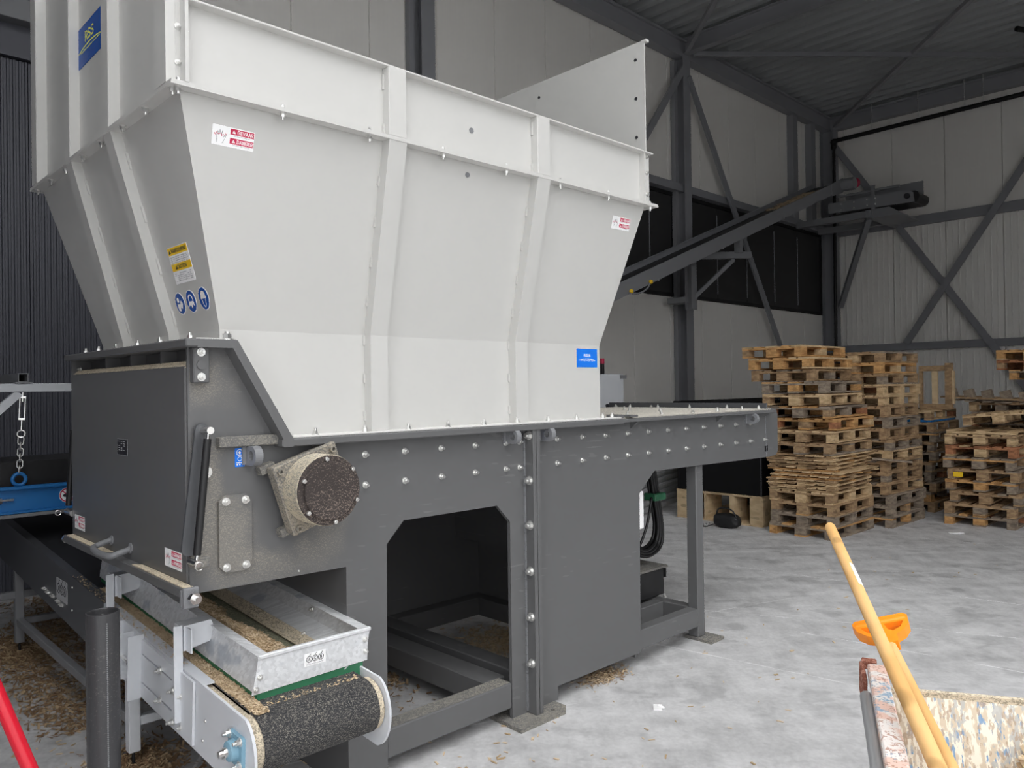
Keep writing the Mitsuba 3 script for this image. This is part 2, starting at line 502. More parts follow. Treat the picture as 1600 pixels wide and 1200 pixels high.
def danger_sticker(parent, O, u, v, w, h, label):
    d = Decal(parent, 'danger_sticker', O, u, v, sbox(-w / 2, -h / 2, w / 2, h / 2), 'm_white', label)
    x0, x1 = -0.08 * w, w * 0.49
    for s, yc, word in ((1, 0.30, 'GEVAAR'), (2, -0.17, 'DANGER')):
        d.add(sbox(x0, yc * h - 0.145 * h, x1, yc * h + 0.145 * h), 'm_signred')
        d.add(tri(x0 + 0.085 * w, yc * h, 0.20 * h), 'm_white', 0.0005)
        d.add(sbox(x0 + 0.08 * w, yc * h - 0.04 * h, x0 + 0.09 * w, yc * h + 0.04 * h), 'm_signred', 0.001)
        d.text(word, 0.19 * h, x0 + 0.36 * w, yc * h, 'm_white', width=0.39 * w, lift=0.0005)
        for k in range(5):
            d.add(sbox(x0 + (0.07 + 0.09 * k) * w, yc * h - 0.215 * h, x0 + (0.14 + 0.09 * k) * w, yc * h - 0.19 * h), 'm_inkgrey')
    # a hand pulled between two rollers, in thin lines
    hx, hy = -0.29 * w, -0.05 * h
    hand = [line([(hx - 0.09 * w, hy - 0.30 * h), (hx - 0.10 * w, hy + 0.05 * h), (hx - 0.08 * w, hy + 0.26 * h), (hx - 0.055 * w, hy + 0.05 * h), (hx - 0.03 * w, hy + 0.33 * h), (hx, hy + 0.06 * h),
                  (hx + 0.03 * w, hy + 0.31 * h), (hx + 0.045 * w, hy - 0.02 * h), (hx + 0.12 * w, hy + 0.1 * h), (hx + 0.06 * w, hy - 0.22 * h), (hx + 0.03 * w, hy - 0.31 * h)], 0.012 * w)]
    d.add(unary_union(hand), 'm_inkgrey')
    d.add(unary_union([line([(hx - 0.16 * w + 0.05 * w * k, hy + (0.12 + 0.05 * (k % 2)) * h), (hx - 0.13 * w + 0.05 * w * k, hy + (0.04 + 0.05 * (k % 3)) * h)], 0.014 * w) for k in range(6)]), 'm_signred', 0.0003)
    d.done({'m_signred': 'red_print', 'm_white': 'lettering', 'm_inkgrey': 'small_print'})
    return d


def logo_acb(parent, O, u, v, w, h, m, label):
    d = Decal(parent, 'maker_plate', O, u, v, sbox(-w / 2, -h / 2, w / 2, h / 2), m, label)
    r = 0.135 * w
    for k, c in enumerate('ACB'):
        cx, cy = (k - 1) * 2.0 * r * 1.02, 0.02 * h
        d.add(Point(cx, cy).buffer(r).difference(Point(cx, cy).buffer(r * 0.80)), 'm_ink')
        d.add(line([(cx - 0.1 * r, cy + r * 0.9), (cx + 0.6 * r, cy + r * 1.65)], 0.16 * r), 'm_ink')
        d.text(c, r * 0.95, cx, cy, 'm_ink', bold=True)
    for k in range(7):
        d.add(sbox((-0.42 + 0.12 * k) * w, -0.40 * h, (-0.33 + 0.12 * k) * w, -0.34 * h), 'm_inkgrey')
    d.done({'m_ink': 'lettering', 'm_inkgrey': 'small_print'})


def rss_sign(parent, O, u, v, w, h, m, ink, label):
    d = Decal(parent, 'logo_sign', O, u, v, sbox(-w / 2, -h / 2, w / 2, h / 2), m, label, 0.002)
    d.text('RSS', (0.15 if w < 0.2 else 0.24) * h, 0.0, (0.14 if w < 0.2 else 0.17) * h, ink, width=0.31 * w)
    a = [(t * w, -0.03 * h - 0.62 * t * t * h * 0.9) for t in np.linspace(-0.40, 0.40, 24)]
    b = [(t * w, -0.055 * h - 0.50 * t * t * h * 0.9) for t in np.linspace(0.40, -0.40, 24)]
    d.add(Polygon(a + b).buffer(0.003 * w), ink)
    d.text('recycling solutions & systems', 0.045 * h, 0.02 * w, -0.145 * h, ink, width=0.70 * w, bold=False, slant=0.2)
    d.done({ink: 'lettering'})


# ---------------------------------------------------------------- the hall
YB, XR, ZR = 7.5, 17.0, 7.5        # back wall, right wall, roof
YF, JX, LINTEL, YR, LSIDE = 2.6, 5.6, 7.1, -6.0, 5.6       # entrance plane, corner of the forecourt, lintel, front of the right-hand bay, its side opening
struct('floor', box(-14, XR + 0.2, -16, YB + 0.2, -0.2, 0), 'm_floor', 'grey power-floated concrete floor with pale scratches', category='floor')


def profile_sheet(prof, axis0, axis1, O, L):
    """open profile [(a, b)] swept a length L along axis1 x ... : points O + a*axis0 + b*axisN, swept along axis1"""
    a0, a1 = unit(axis0), unit(axis1)
    nn = np.cross(a0, a1)
    P = np.array([V(*O) + a * a0 + b * nn for a, b in prof])
    n = len(P)
    Vv = np.vstack([P, P + a1 * L])
    F = []
    for i in range(n - 1):
        F += [[i, i + 1, n + i + 1], [i, n + i + 1, n + i]]
    return trimesh.Trimesh(Vv, np.array(F), process=False)


def ribs(w, pitch, top, depth, slope):
    out, x = [(0, 0)], 0.0
    k = int(round(w / pitch))
    pitch = w / k
    for i in range(k):
        x = i * pitch
        g = (pitch - top - 2 * slope)
        out += [(x + g, 0), (x + g + slope, depth), (x + g + slope + top, depth), (x + pitch, 0)]
    return out


# back wall: light sandwich panels, one metre wide, with recessed joints
wb = struct('wall_back', box(-1.4, XR + 0.2, YB + 0.07, YB + 0.2, 0, ZR + 0.3), 'm_band', 'back wall of light sandwich panels', category='wall')
BAND0, BAND1 = 3.17, 4.86
xs = [2.75, 3.07] + [3.07 + 0.982 * k for k in range(1, 15)] + [XR]
for a, b in zip(xs[:-1], xs[1:]):
    upper = BAND1 if b > 9.0 else 0.0
    if upper:
        part(wb, 'panel', box(a + 0.004, b - 0.004, YB, YB + 0.07, upper + 0.09, ZR, 0.004), 'm_panel')
        part(wb, 'panel', box(a + 0.004, b - 0.004, YB, YB + 0.07, 0.0, BAND0 - 0.03, 0.004), 'm_panel')
    else:
        part(wb, 'panel', box(a + 0.004, b - 0.004, YB, YB + 0.07, 0.0, ZR, 0.004), 'm_panel')
# the dark band of the back wall: tinted panels between thin bright glazing bars
wn = struct('window_1', None, None, 'dark band of tinted panels high in the back wall', category='window')
for a, b in ((9.05, 11.06), (11.36, 16.66)):
    part(wn, 'frame', cat(box(a, b, YB - 0.03, YB + 0.02, BAND0 - 0.03, BAND0 + 0.03), box(a, b, YB - 0.03, YB + 0.02, BAND1 - 0.02, BAND1 + 0.08),
                          box(a, a + 0.05, YB - 0.03, YB + 0.02, BAND0, BAND1), box(b - 0.05, b, YB - 0.03, YB + 0.02, BAND0, BAND1)), 'm_black')
    cuts = [a + 0.05] + [x for x in (10.38, 12.43, 13.48, 14.56, 15.56) if a < x < b] + [b - 0.05]
    for c, e in zip(cuts[:-1], cuts[1:]):
        part(wn, 'pane', box(c + 0.006, e - 0.006, YB + 0.0, YB + 0.02, BAND0 + 0.03, BAND1 - 0.02), 'm_band')
        if e < b - 0.06:
            part(wn, 'glazing_bar', box(e - 0.008, e + 0.008, YB - 0.012, YB + 0.005, BAND0 + 0.12, BAND1 - 0.15), 'm_steel')
# right wall: fine-ribbed panels below the rail, flat ones above
wr = struct('wall_right', box(XR + 0.07, XR + 0.2, YR - 0.2, YB + 0.2, 0, ZR + 0.3), 'm_band', 'right wall of light panels, fine-ribbed below the rail', category='wall')
ys = [YB] + [YB - 0.40 - 1.0 * k for k in range(0, 14)]
for a, b in zip(ys[1:], ys[:-1]):
    part(wr, 'panel', box(XR, XR + 0.07, a + 0.004, b - 0.004, 4.93, ZR, 0.004), 'm_panel')
    w = b - a - 0.008
    for z0, z1 in ((0.0, 2.36), (2.40, 4.90)):
        k = max(1, int(round(w / 0.105)))
        ms = profile_sheet(ribs(w, w / k, 0.016, 0.009, 0.008), (0, 1, 0), (0, 0, 1), (XR, a + 0.004, z0), z1 - z0)
        ms.vertices[:, 0] = 2 * XR - ms.vertices[:, 0]
        part(wr, 'panel', cat(ms, box(XR + 0.002, XR + 0.07, a + 0.004, b - 0.004, z0, z1)), 'm_panel')
# left part of the back wall: closed dark door of fine-ribbed cladding under a lintel
dd = struct('door_1', None, None, 'closed dark fine-ribbed door left in the back wall', category='door')
for k in range(7):
    a, b = -1.24 + 0.57 * k, -1.24 + 0.57 * (k + 1)
    ms = profile_sheet(ribs(b - a - 0.004, 0.0435, 0.014, 0.011, 0.006), (1, 0, 0), (0, 0, 1), (a, YB - 0.05, 0.0), 4.42)
    part(dd, 'panel', cat(ms, box(a, b - 0.004, YB - 0.045, YB + 0.06, 0, 4.42)), 'm_clad')
part(dd, 'lintel', cat(box(-1.27, 2.75, YB - 0.10, YB + 0.06, 4.43, 4.63), box(-1.27, 2.75, YB - 0.04, YB + 0.06, 4.63, 4.72), box(-1.27, 2.75, YB - 0.14, YB + 0.06, 4.90, 5.2)), 'm_clad')
part(dd, 'rail', box(-1.27, 2.75, YB - 0.17, YB + 0.06, 4.72, 4.90, 0.004), 'm_grey')
part(wb, 'panel', box(-1.27, 2.746, YB, YB + 0.07, 5.2, ZR, 0.004), 'm_panel')
# left wall and the front wall round the open door that lets the daylight in
wl = struct('wall_left', None, None, 'dark clad left wall beside the entrance', category='wall')
for k in range(7):
    a, b = YF - 1.3 + 1.0 * k, YF - 1.3 + 1.0 * (k + 1)
    part(wl, 'panel', box(-1.40, -1.27, a, b - 0.004, 0, ZR, 0.003), 'm_clad')
struct('wall_front', cat(box(-1.4, JX, YF - 0.3, YF - 0.06, LINTEL, ZR + 0.3), box(JX - 0.12, JX + 0.12, YR, YF - 0.06, LSIDE, ZR + 0.3), box(JX, XR + 0.2, YR - 0.2, YR, 0, ZR + 0.3)), 'm_clad', 'front wall above the open entrance', category='wall')
# roof: steel deck of deep trapezoidal ribs running front to back
ce = struct('ceiling', cat(box(-1.4, JX, YF - 0.4, YB + 0.3, ZR + 0.2, ZR + 0.3), box(JX, XR + 0.3, YR - 0.3, YB + 0.3, ZR + 0.2, ZR + 0.3)), 'm_deck', 'dark ribbed steel roof deck', category='ceiling')
x = -1.3
while x < XR - 0.05:
    w = min(1.2, XR - x)
    y0 = YF - 0.3 if x < JX - 0.6 else YR
    ms = profile_sheet(ribs(w, 0.32, 0.14, 0.11, 0.03), (1, 0, 0), (0, 1, 0), (x, y0, ZR), YB - y0)
    part(ce, 'deck_sheet', ms, 'm_deck')
    x += w


def ibeam(p0, p1, h, w, tf=0.014, tw=0.010, up=(0, 0, 1)):
    p0, p1 = V(*p0), V(*p1)
    L = np.linalg.norm(p1 - p0)
    d = (p1 - p0) / L
    s = unit(np.cross(up, d))
    m = cat(box(0, L, -w / 2, w / 2, h / 2 - tf, h / 2), box(0, L, -w / 2, w / 2, -h / 2, -h / 2 + tf), box(0, L, -tw / 2, tw / 2, -h / 2, h / 2))
    return moved(m, frame(p0, d, s))


def steel(name, label, mesh, category):
    return struct(name, mesh, 'm_steel', label, category=category)


steel('beam', 'steel eave beam along the top of the back wall', cat(box(-1.27, XR, YB - 0.20, YB - 0.02, 7.16, 7.44, 0.004), box(-1.27, XR, YB - 0.24, YB - 0.20, 7.40, 7.44)), 'beam')
steel('beam', 'steel eave beam along the top of the right wall', cat(box(XR - 0.20, XR - 0.02, YR, YB, 7.16, 7.44, 0.004), box(XR - 0.24, XR - 0.2, YR, YB, 7.40, 7.44)), 'beam')
for cx, nm in ((5.72, 'partly hidden behind the hopper'), (11.2, 'in the middle of the back wall')):
    c = steel('column', 'grey steel column %s' % nm, ibeam((cx, YB - 0.12, 0), (cx, YB - 0.12, 7.16), 0.20, 0.20, up=(0, 1, 0)), 'column')
    part(c, 'cable_duct', box(cx - 0.19, cx - 0.12, YB - 0.10, YB - 0.02, 0, 7.1), 'm_steel')
steel('column', 'grey steel corner column between back wall and right wall', ibeam((16.83, YB - 0.15, 0), (16.83, YB - 0.15, 7.16), 0.28, 0.28, up=(0, 1, 0)), 'column')
for cx in (15.28, 16.1):
    steel('column', 'slim steel wall post above the dark band, %s' % ('farther from the corner' if cx < 16 else 'next to the corner column'), box(cx - 0.10, cx + 0.10, YB - 0.14, YB, 4.95, 7.16, 0.004), 'column')
steel('wall_rail', 'steel rail on the back wall above the dark band', cat(box(9.0, 16.7, YB - 0.16, YB - 0.02, 4.90, 5.03, 0.003)), 'rail')
steel('wall_rail', 'upper steel rail across the right wall', box(XR - 0.12, XR - 0.02, YR, 7.25, 4.84, 5.03, 0.003), 'rail')
steel('wall_rail', 'lower steel rail across the right wall, behind the pallets', box(XR - 0.12, XR - 0.02, YR, 7.25, 2.31, 2.46, 0.003), 'rail')


def flatbar(p0, p1, w, nrm, th=0.05):
    p0, p1 = V(*p0), V(*p1)
    L = np.linalg.norm(p1 - p0)
    d = (p1 - p0) / L
    s = np.cross(nrm, d)
    return moved(box(0, L, -w / 2, w / 2, -th / 2, th / 2, 0.003), frame(p0, d, s))


steel('wall_brace', 'diagonal steel brace on the back wall right of the middle column', flatbar((11.25, 7.28, 6.85), (14.4, 7.28, 2.3), 0.11, (0, 1, 0)), 'brace')
steel('wall_brace', 'diagonal steel brace between hopper and middle column', flatbar((11.1, 7.28, 6.95), (9.6, 7.28, 5.05), 0.11, (0, 1, 0)), 'brace')
steel('wall_brace', 'diagonal steel brace on the right wall falling away from the corner', flatbar((16.82, 7.25, 6.85), (16.82, 3.55, 1.25), 0.13, (1, 0, 0)), 'brace')
steel('wall_brace', 'diagonal steel brace on the right wall rising away from the corner', flatbar((16.80, 5.80, 2.45), (16.80, 2.75, 7.1), 0.13, (1, 0, 0)), 'brace')
steel('roof_rafter', 'steel rafter under the roof deck above the middle column', ibeam((11.2, YR, 7.34), (11.2, YB - 0.1, 7.34), 0.26, 0.14), 'rafter')
steel('roof_brace', 'roof brace crossing from middle column towards the front', flatbar((11.3, 7.2, 7.22), (17.0, 2.1, 7.22), 0.07, (0, 0, 1), 0.07), 'brace')
steel('roof_brace', 'roof brace crossing from the hall corner towards the front', flatbar((16.8, 7.2, 7.24), (11.3, 2.1, 7.24), 0.07, (0, 0, 1), 0.07), 'brace')
steel('roof_brace', 'short roof brace rising left from the middle column', flatbar((11.1, 7.2, 7.22), (8.0, 3.9, 7.22), 0.07, (0, 0, 1), 0.07), 'brace')
# black sprinkler pipe under the right eave
sp = thing('sprinkler_pipe', 'black sprinkler pipe hung along the top of the right wall', 'pipe')
part(sp, 'pipe', tube([(16.62, 1.3, 6.92), (16.62, 7.15, 6.86)], 0.045, 12), 'm_black', True)
part(sp, 'drop_pipe', tube([(16.62, 7.15, 6.80), (16.62, 7.18, 0.1)], 0.032, 12), 'm_black', True)
part(sp, 'elbow', cat(trimesh.creation.icosphere(2, 0.07).apply_translation((16.62, 7.15, 6.84)), cyl((16.62, 7.15, 6.7), (16.62, 7.15, 6.8), 0.055)), 'm_black', True)
for y in (6.35, 5.45, 4.62, 4.30, 3.3):
    part(sp, 'hanger', cat(cyl((16.62, y, 6.93), (16.62, y, 7.45), 0.007, 8), cyl((16.62, y, 6.93), (16.62, y, 7.0), 0.014, 8)), 'm_bolt')
sp2 = single('roof_pipe', tube([(14.2, 3.2, 7.18), (16.6, 1.95, 7.18)], 0.04, 12), 'm_black', 'black pipe under the roof deck at the top right', 'pipe', smooth=True)

# ---------------------------------------------------------------- the shredder
S = 'industrial_shredder'
thing(S, 'large grey shredder with light grey feed hopper and anthracite base', 'shredder')
Y0 = 2.77
p1 = Polygon([(1.085, 0.935), (1.713, 0.925), (1.713, 0), (1.906, 0), (1.906, 0.2), (1.914, 0.988), (2.003, 1.078), (2.56, 1.078), (2.645, 0.989), (2.645, 0.018), (2.75, 0.018), (2.75, 1.455), (1.425, 1.455), (1.215, 1.815), (1.085, 1.815)])
p2 = Polygon([(2.80, 0.018), (2.975, 0.018), (2.975, 0.088), (3.69, 0.088), (3.70, 1.02), (3.85, 1.138), (5.25, 1.122), (5.36, 1.130), (5.393, 1.16), (5.393, 1.43), (5.36, 1.47), (5.29, 1.478), (5.25, 1.46), (2.80, 1.455)])
part(S, 'side_plate', prism_xz(p1, Y0, Y0 + 0.02), 'm_dark')
part(S, 'side_plate', prism_xz(p2, Y0, Y0 + 0.02), 'm_dark')
part(S, 'back_plate', cat(box(1.73, 3.66, 4.165, 4.18, 0.06, 1.12), prism_xz([(1.085, 0.935), (1.713, 0.925), (1.713, 0), (1.906, 0), (1.906, 0.06), (3.70, 0.06), (3.70, 1.0), (3.85, 1.13), (5.39, 1.13), (5.39, 1.46), (1.425, 1.455), (1.215, 1.815), (1.085, 1.815)], 4.18, 4.20)), 'm_dark')
part(S, 'leg', cat(box(1.713, 1.73, Y0 + 0.02, 4.18, 0.0, 1.05), box(1.73, 1.90, Y0 + 0.02, Y0 + 0.05, 0, 0.3)), 'm_dark')
part(S, 'bulkhead', cat(box(3.66, 3.68, Y0 + 0.02, 4.18, 0.06, 1.45), box(1.73, 3.68, Y0 + 0.02, 4.18, 1.12, 1.14), box(3.45, 3.66, Y0 + 0.05, 4.17, 0.62, 1.12)), 'm_dark')
part(S, 'rotor_box', cat(box(1.12, 1.70, Y0 + 0.02, 4.18, 1.08, 1.10), box(1.72, 1.74, Y0 + 0.02, 4.18, 0.95, 1.12)), 'm_dark')
# base frame tubes
part(S, 'base_beam', box(1.906, 2.645, Y0 + 0.002, Y0 + 0.10, 0.070, 0.195, 0.006), 'm_dark')
part(S, 'dust_layer', prism_xy(Polygon([(1.915, Y0 + 0.012), (2.64, Y0 + 0.012), (2.64, Y0 + 0.092), (1.915, Y0 + 0.092)]), 0.195, 0.1975), 'm_dusty', label='sawdust lying on the front base beam')
part(S, 'base_beam', box(2.55, 2.69, Y0 + 0.10, 4.18, 0.075, 0.195, 0.006), 'm_dark')
part(S, 'base_beam', box(2.76, 2.88, Y0 + 0.10, 4.18, 0.075, 0.195, 0.006), 'm_dark')
part(S, 'base_beam', box(2.88, 3.66, 4.06, 4.18, 0.075, 0.195, 0.006), 'm_dark')
part(S, 'base_beam', box(3.56, 3.66, 3.2, 4.06, 0.075, 0.195, 0.006), 'm_dark')
part(S, 'base_beam', box(3.69, 4.335, Y0 + 0.02, Y0 + 0.10, 0.090, 0.205, 0.005), 'm_dark')
part(S, 'base_beam', box(4.335, 4.415, Y0 + 0.10, 4.1, 0.090, 0.205, 0.005), 'm_dark')
part(S, 'base_beam', box(3.69, 4.335, 3.06, 3.14, 0.090, 0.205, 0.005), 'm_dark')
part(S, 'post', cat(box(4.335, 4.415, Y0 + 0.022, Y0 + 0.10, 0.018, 1.13, 0.006)), 'm_dark')
part(S, 'post', box(4.335, 4.415, 4.09, 4.17, 0.018, 1.13, 0.006), 'm_dark')
fp = Polygon([(2.585, 2.650), (2.90, 2.650), (2.945, 2.69), (2.945, 2.95), (2.60, 2.95)])
part(S, 'foot_plate', prism_xy(fp.difference(Point(2.86, 2.70).buffer(0.012)), 0.0, 0.020), 'm_dusty', label='dusty floor plate under the bolted joint')
fp = Polygon([(4.325, 2.690), (4.475, 2.690), (4.475, 2.89), (4.325, 2.89)])
part(S, 'foot_plate', prism_xy(fp.difference(Point(4.45, 2.72).buffer(0.008)), 0.0, 0.018), 'm_dusty')
# bolted joint between the two halves
part(S, 'joint_flange', box(2.750, 2.773, 2.705, Y0 + 0.02, 0.02, 1.445, 0.003), 'm_dark')
part(S, 'joint_flange', box(2.777, 2.800, 2.705, Y0 + 0.02, 0.02, 1.445, 0.003), 'm_dark')
part(S, 'weld_bead', cat([box(2.742, 2.75, 2.762, Y0, z, z + 0.045) for z in np.arange(0.03, 1.40, 0.047)]), 'm_grey', kind='stuff')
for z in (1.41, 1.185, 0.961, 0.732, 0.504, 0.273):
    bolt(S, (2.75, 2.735, z), (-1, 0, 0), BOLT_L)
    bolt(S, (2.80, 2.735, z), (1, 0, 0), BOLT_S)
# flange bars round the feed opening
part(S, 'top_flange', cat(box(1.40, 3.47, 2.695, Y0 + 0.03, 1.438, 1.468, 0.004), prism_xz([(1.085, 1.806), (1.212, 1.806), (1.404, 1.468), (1.404, 1.438), (1.445, 1.438), (1.445, 1.468), (1.23, 1.835), (1.085, 1.835)], 2.695, Y0 + 0.03)), 'm_trim')
part(S, 'top_flange', box(1.045, 1.22, 2.695, 4.20, 1.808, 1.836, 0.004), 'm_trim')
part(S, 'weld_bar', box(1.176, 1.425, 2.735, Y0, 1.448, 1.486, 0.003), 'm_dusty')
part(S, 'table_flange', box(3.47, 5.26, 2.705, Y0 + 0.03, 1.445, 1.464, 0.003), 'm_trim')
part(S, 'table_plate', box(3.40, 5.28, 2.76, 4.20, 1.460, 1.472, 0.002), 'm_tabletop', label='dusty light grey table plate')
part(S, 'end_rail', box(5.270, 5.285, 2.79, 4.26, 1.44, 1.512, 0.002), 'm_convdark')
part(S, 'cleat', cat(box(3.44, 3.50, 2.72, 2.80, 1.468, 1.490), box(3.56, 3.63, 2.72, 2.80, 1.472, 1.484)), 'm_dark')
for x in (3.52, 3.66, 4.0, 4.35, 4.65, 4.97, 5.21):
    bolt(S, (x, 2.82, 1.472), (0, 0, 1))
for y in (3.09, 3.42, 3.72, 4.0, 4.15):
    bolt(S, (5.23, y, 1.472), (0, 0, 1))
for x, y in ((4.46, 3.42), (4.7, 3.65), (5.03, 3.64), (4.5, 3.18)):
    bolt(S, (x, y, 1.472), (0, 0, 1))
for x in (3.62, 4.55):
    part(S, 'gusset', prism_yz([(2.77, 1.40), (2.77, 1.445), (2.715, 1.445)], x, x + 0.012), 'm_dark')
xs1 = [1.81, 2.013, 2.216, 2.421, 2.62]
for x in xs1 + [2.715]:
    for z in (1.379, 1.251):
        bolt(S, (x, Y0, z), (0, -1, 0), BOLT)
for k in range(11):
    for z in ((1.377, 1.251) if k < 11 else (1.251,)):
        bolt(S, (2.992 + 0.2 * k, Y0, z), (0, -1, 0), BOLT)
bolt(S, (5.195, Y0, 1.251), (0, -1, 0), BOLT)
part(S, 'slot_cover', cat(box(5.195, 5.212, Y0 - 0.003, Y0, 1.165, 1.205), box(5.222, 5.237, Y0 - 0.003, Y0, 1.165, 1.205)), 'm_black')
part(S, 'seam', box(5.213, 5.217, Y0 - 0.002, Y0, 1.13, 1.42), 'm_grey')
bolt(S, (1.50, Y0, 0.945), (0, -1, 0), RIVET, 'rivet')
# lifting lugs: upright eyes standing off the side plate
lug = Polygon([(0.0, -0.036), (0.055, -0.036)] + [(0.055 + 0.036 * math.cos(t), 0.036 * math.sin(t)) for t in np.linspace(-math.pi / 2, math.pi / 2, 14)] + [(0.0, 0.036)]).difference(Point(0.052, 0).buffer(0.019))
for lx in (1.285, 2.615, 2.860, 4.93):
    part(S, 'lifting_lug', cat(moved(extr(lug, 0.03), frame((lx + 0.03, Y0, 1.412), (0, -1, 0), (0, 0, 1))), box(lx - 0.012, lx, Y0 - 0.012, Y0, 1.378, 1.446)), 'm_grey')
for sx, sz in ((1.2655, 1.406), (2.838, 1.414)):
    d = Decal(S, 'lifting_point_sticker', (sx, Y0, sz), (1, 0, 0), (0, 0, 1), sbox(-0.0185, -0.035, 0.0185, 0.035), 'm_signblue', 'small blue sticker with white lifting point symbol')
    d.add(Point(0, 0.018).buffer(0.0125).difference(Point(0, 0.018).buffer(0.0102)), 'm_white')
    d.add(Polygon([(-0.006, 0.018), (0, 0.025), (0.006, 0.018), (0.003, 0.018), (0.003, 0.012), (-0.003, 0.012), (-0.003, 0.018)]), 'm_white')
    d.add(Point(0, -0.005).buffer(0.0085).difference(Point(0, -0.005).buffer(0.0065)), 'm_white')
    d.add(sbox(-0.013, -0.021, 0.013, -0.0185), 'm_white')
    for k in (-1, 0, 1):
        d.add(sbox(k * 0.010 - 0.0025, -0.029, k * 0.010 + 0.0025, -0.024), 'm_white')
    d.done({'m_white': 'symbol'})
# rotor bearing housing on a square plate turned about 18 degrees
RC = V(1.516, 0, 1.2765)
ca, sa = math.cos(math.radians(18)), math.sin(math.radians(18))
HU, HV = V(ca, 0, sa), V(-sa, 0, ca)


def sq(h, y0, y1, bev=0.004):
    m = box(-h, h, -h, h, 0, y1 - y0, bev)
    return moved(m, frame(RC + V(0, y1, 0), HU, HV))


bh = part(S, 'bearing_housing', cat(sq(0.138, 2.665, 2.695), sq(0.134, 2.700, 2.73)), 'm_housing', label='dusty round bearing housing on a turned square plate')
part(bh, 'drum', lathe([(0, 0), (0.133, 0), (0.133, 0.095), (0.128, 0.103), (0.1, 0.103), (0, 0.103)], RC + V(0, 2.664, 0), (0, -1, 0), 48), 'm_drum', 30)
part(bh, 'ring', lathe([(0, 0), (0.1305, 0), (0.1305, 0.006), (0.1285, 0.008), (0.107, 0.008)], RC + V(0, 2.566, 0), (0, -1, 0), 48), 'm_cap', 30)
part(bh, 'cap', lathe([(0, 0), (0.109, 0), (0.109, 0.012), (0.106, 0.015), (0, 0.015)], RC + V(0, 2.558, 0), (0, -1, 0), 48), 'm_cap', 30, label='dark grainy round end cap')
for k in range(6):
    t = math.radians(98 + 60 * k)
    bolt(bh, RC + V(0.119 * math.cos(t), 2.556, 0.119 * math.sin(t)), (0, -1, 0), mikit.ply(cat(hexbolt(0.0085, 0.010, 0.006, False)), 'm_bolt') if k == 0 else scene[bh + '__bolt'])
for a, b in ((-1, 1), (1, 1), (-1, -1), (1, -1)):
    c = RC + HU * a * 0.115 + HV * b * 0.115
    part(bh, 'socket_screw', cat(lathe([(0.006, 0), (0.013, 0), (0.013, 0.016), (0.007, 0.016), (0.0065, 0.004), (0, 0.004)], c + V(0, 2.665, 0), (0, -1, 0), 14)), 'm_housing', 30)
    part(bh, 'spacer', moved(box(-0.03, 0.03, -0.016, 0.016, 0, 0.04), frame(RC + HU * a * 0.125 + HV * b * 0.128 + V(0, Y0, 0), HU, HV)), 'm_dusty')
part(bh, 'yellow_tag', cat(moved(box(-0.012, 0.012, -0.022, 0.022, 0, 0.002), frame((1.3975, 2.60, 1.30), (0.25, -1, 0.0), (0.05, 0.0, 1)))), 'm_tag', label='small yellow tag on the drum')
# octagonal cover plate
cp = Polygon([(1.179, 1.252), (1.20, 1.273), (1.284, 1.273), (1.304, 1.248), (1.303, 1.012), (1.277, 0.990), (1.202, 0.992), (1.179, 1.016)])
part(S, 'cover_plate', prism_xz(cp, Y0 - 0.015, Y0), 'm_dark')
for x in (1.205, 1.279):
    for z in (1.25, 1.011):
        bolt(S, (x, Y0 - 0.015, z), (0, -1, 0), BOLT)
bolt(S, (1.138, Y0, 1.362), (0, -1, 0), BOLT_L)
# hinge plate at the top corner
part(S, 'hinge_plate', box(1.086, 1.143, 2.735, Y0, 1.683, 1.808, 0.003), 'm_trim')
for z in (1.791, 1.703):
    bolt(S, (1.113, 2.735, z), (0, -1, 0), BOLT)
part(S, 'hinge_pin', cyl((1.113, 2.735, 1.746), (1.113, 2.729, 1.746), 0.017, 20), 'm_trim', 30)
# gas strut with its flat arm
part(S, 'strut_arm', prism_xz(LineString([(1.118, 1.515), (1.066, 1.10)]).buffer(0.024), 2.745, 2.757), 'm_convdark')
gs = part(S, 'gas_strut', cyl((1.118, 2.70, 1.485), (1.076, 2.70, 1.085), 0.0135, 18), 'm_rubber', 30, label='black gas strut of the end door')
part(gs, 'joint', cat(cyl((1.121, 2.68, 1.515), (1.121, 2.75, 1.515), 0.013, 14), cyl((1.118, 2.70, 1.48), (1.121, 2.70, 1.515), 0.007, 10), cyl((1.072, 2.68, 1.058), (1.072, 2.75, 1.058), 0.012, 14), cyl((1.077, 2.70, 1.09), (1.072, 2.70, 1.058), 0.006, 10)), 'm_chrome', 30)
part(gs, 'clip', tube([V(1.075, 2.676, 1.05) + 0.014 * V(math.cos(t), 0, math.sin(t)) for t in np.linspace(0, 5.5, 16)], 0.0022, 6), 'm_chrome', True)
part(S, 'strut_lug', box(1.072, 1.130, 2.715, Y0, 1.033, 1.070, 0.004), 'm_dusty')
gs = part(S, 'gas_strut', cyl((1.10, 4.27, 1.47), (1.075, 4.27, 1.10), 0.0135, 18), 'm_rubber', 30)
part(gs, 'joint', cat(cyl((1.075, 4.19, 1.07), (1.075, 4.29, 1.07), 0.016, 14), tube([V(1.03, 4.27, 1.07) + 0.012 * V(math.cos(t), 0, math.sin(t)) for t in np.linspace(0, 5.8, 16)], 0.0025, 6)), 'm_chrome', 30)
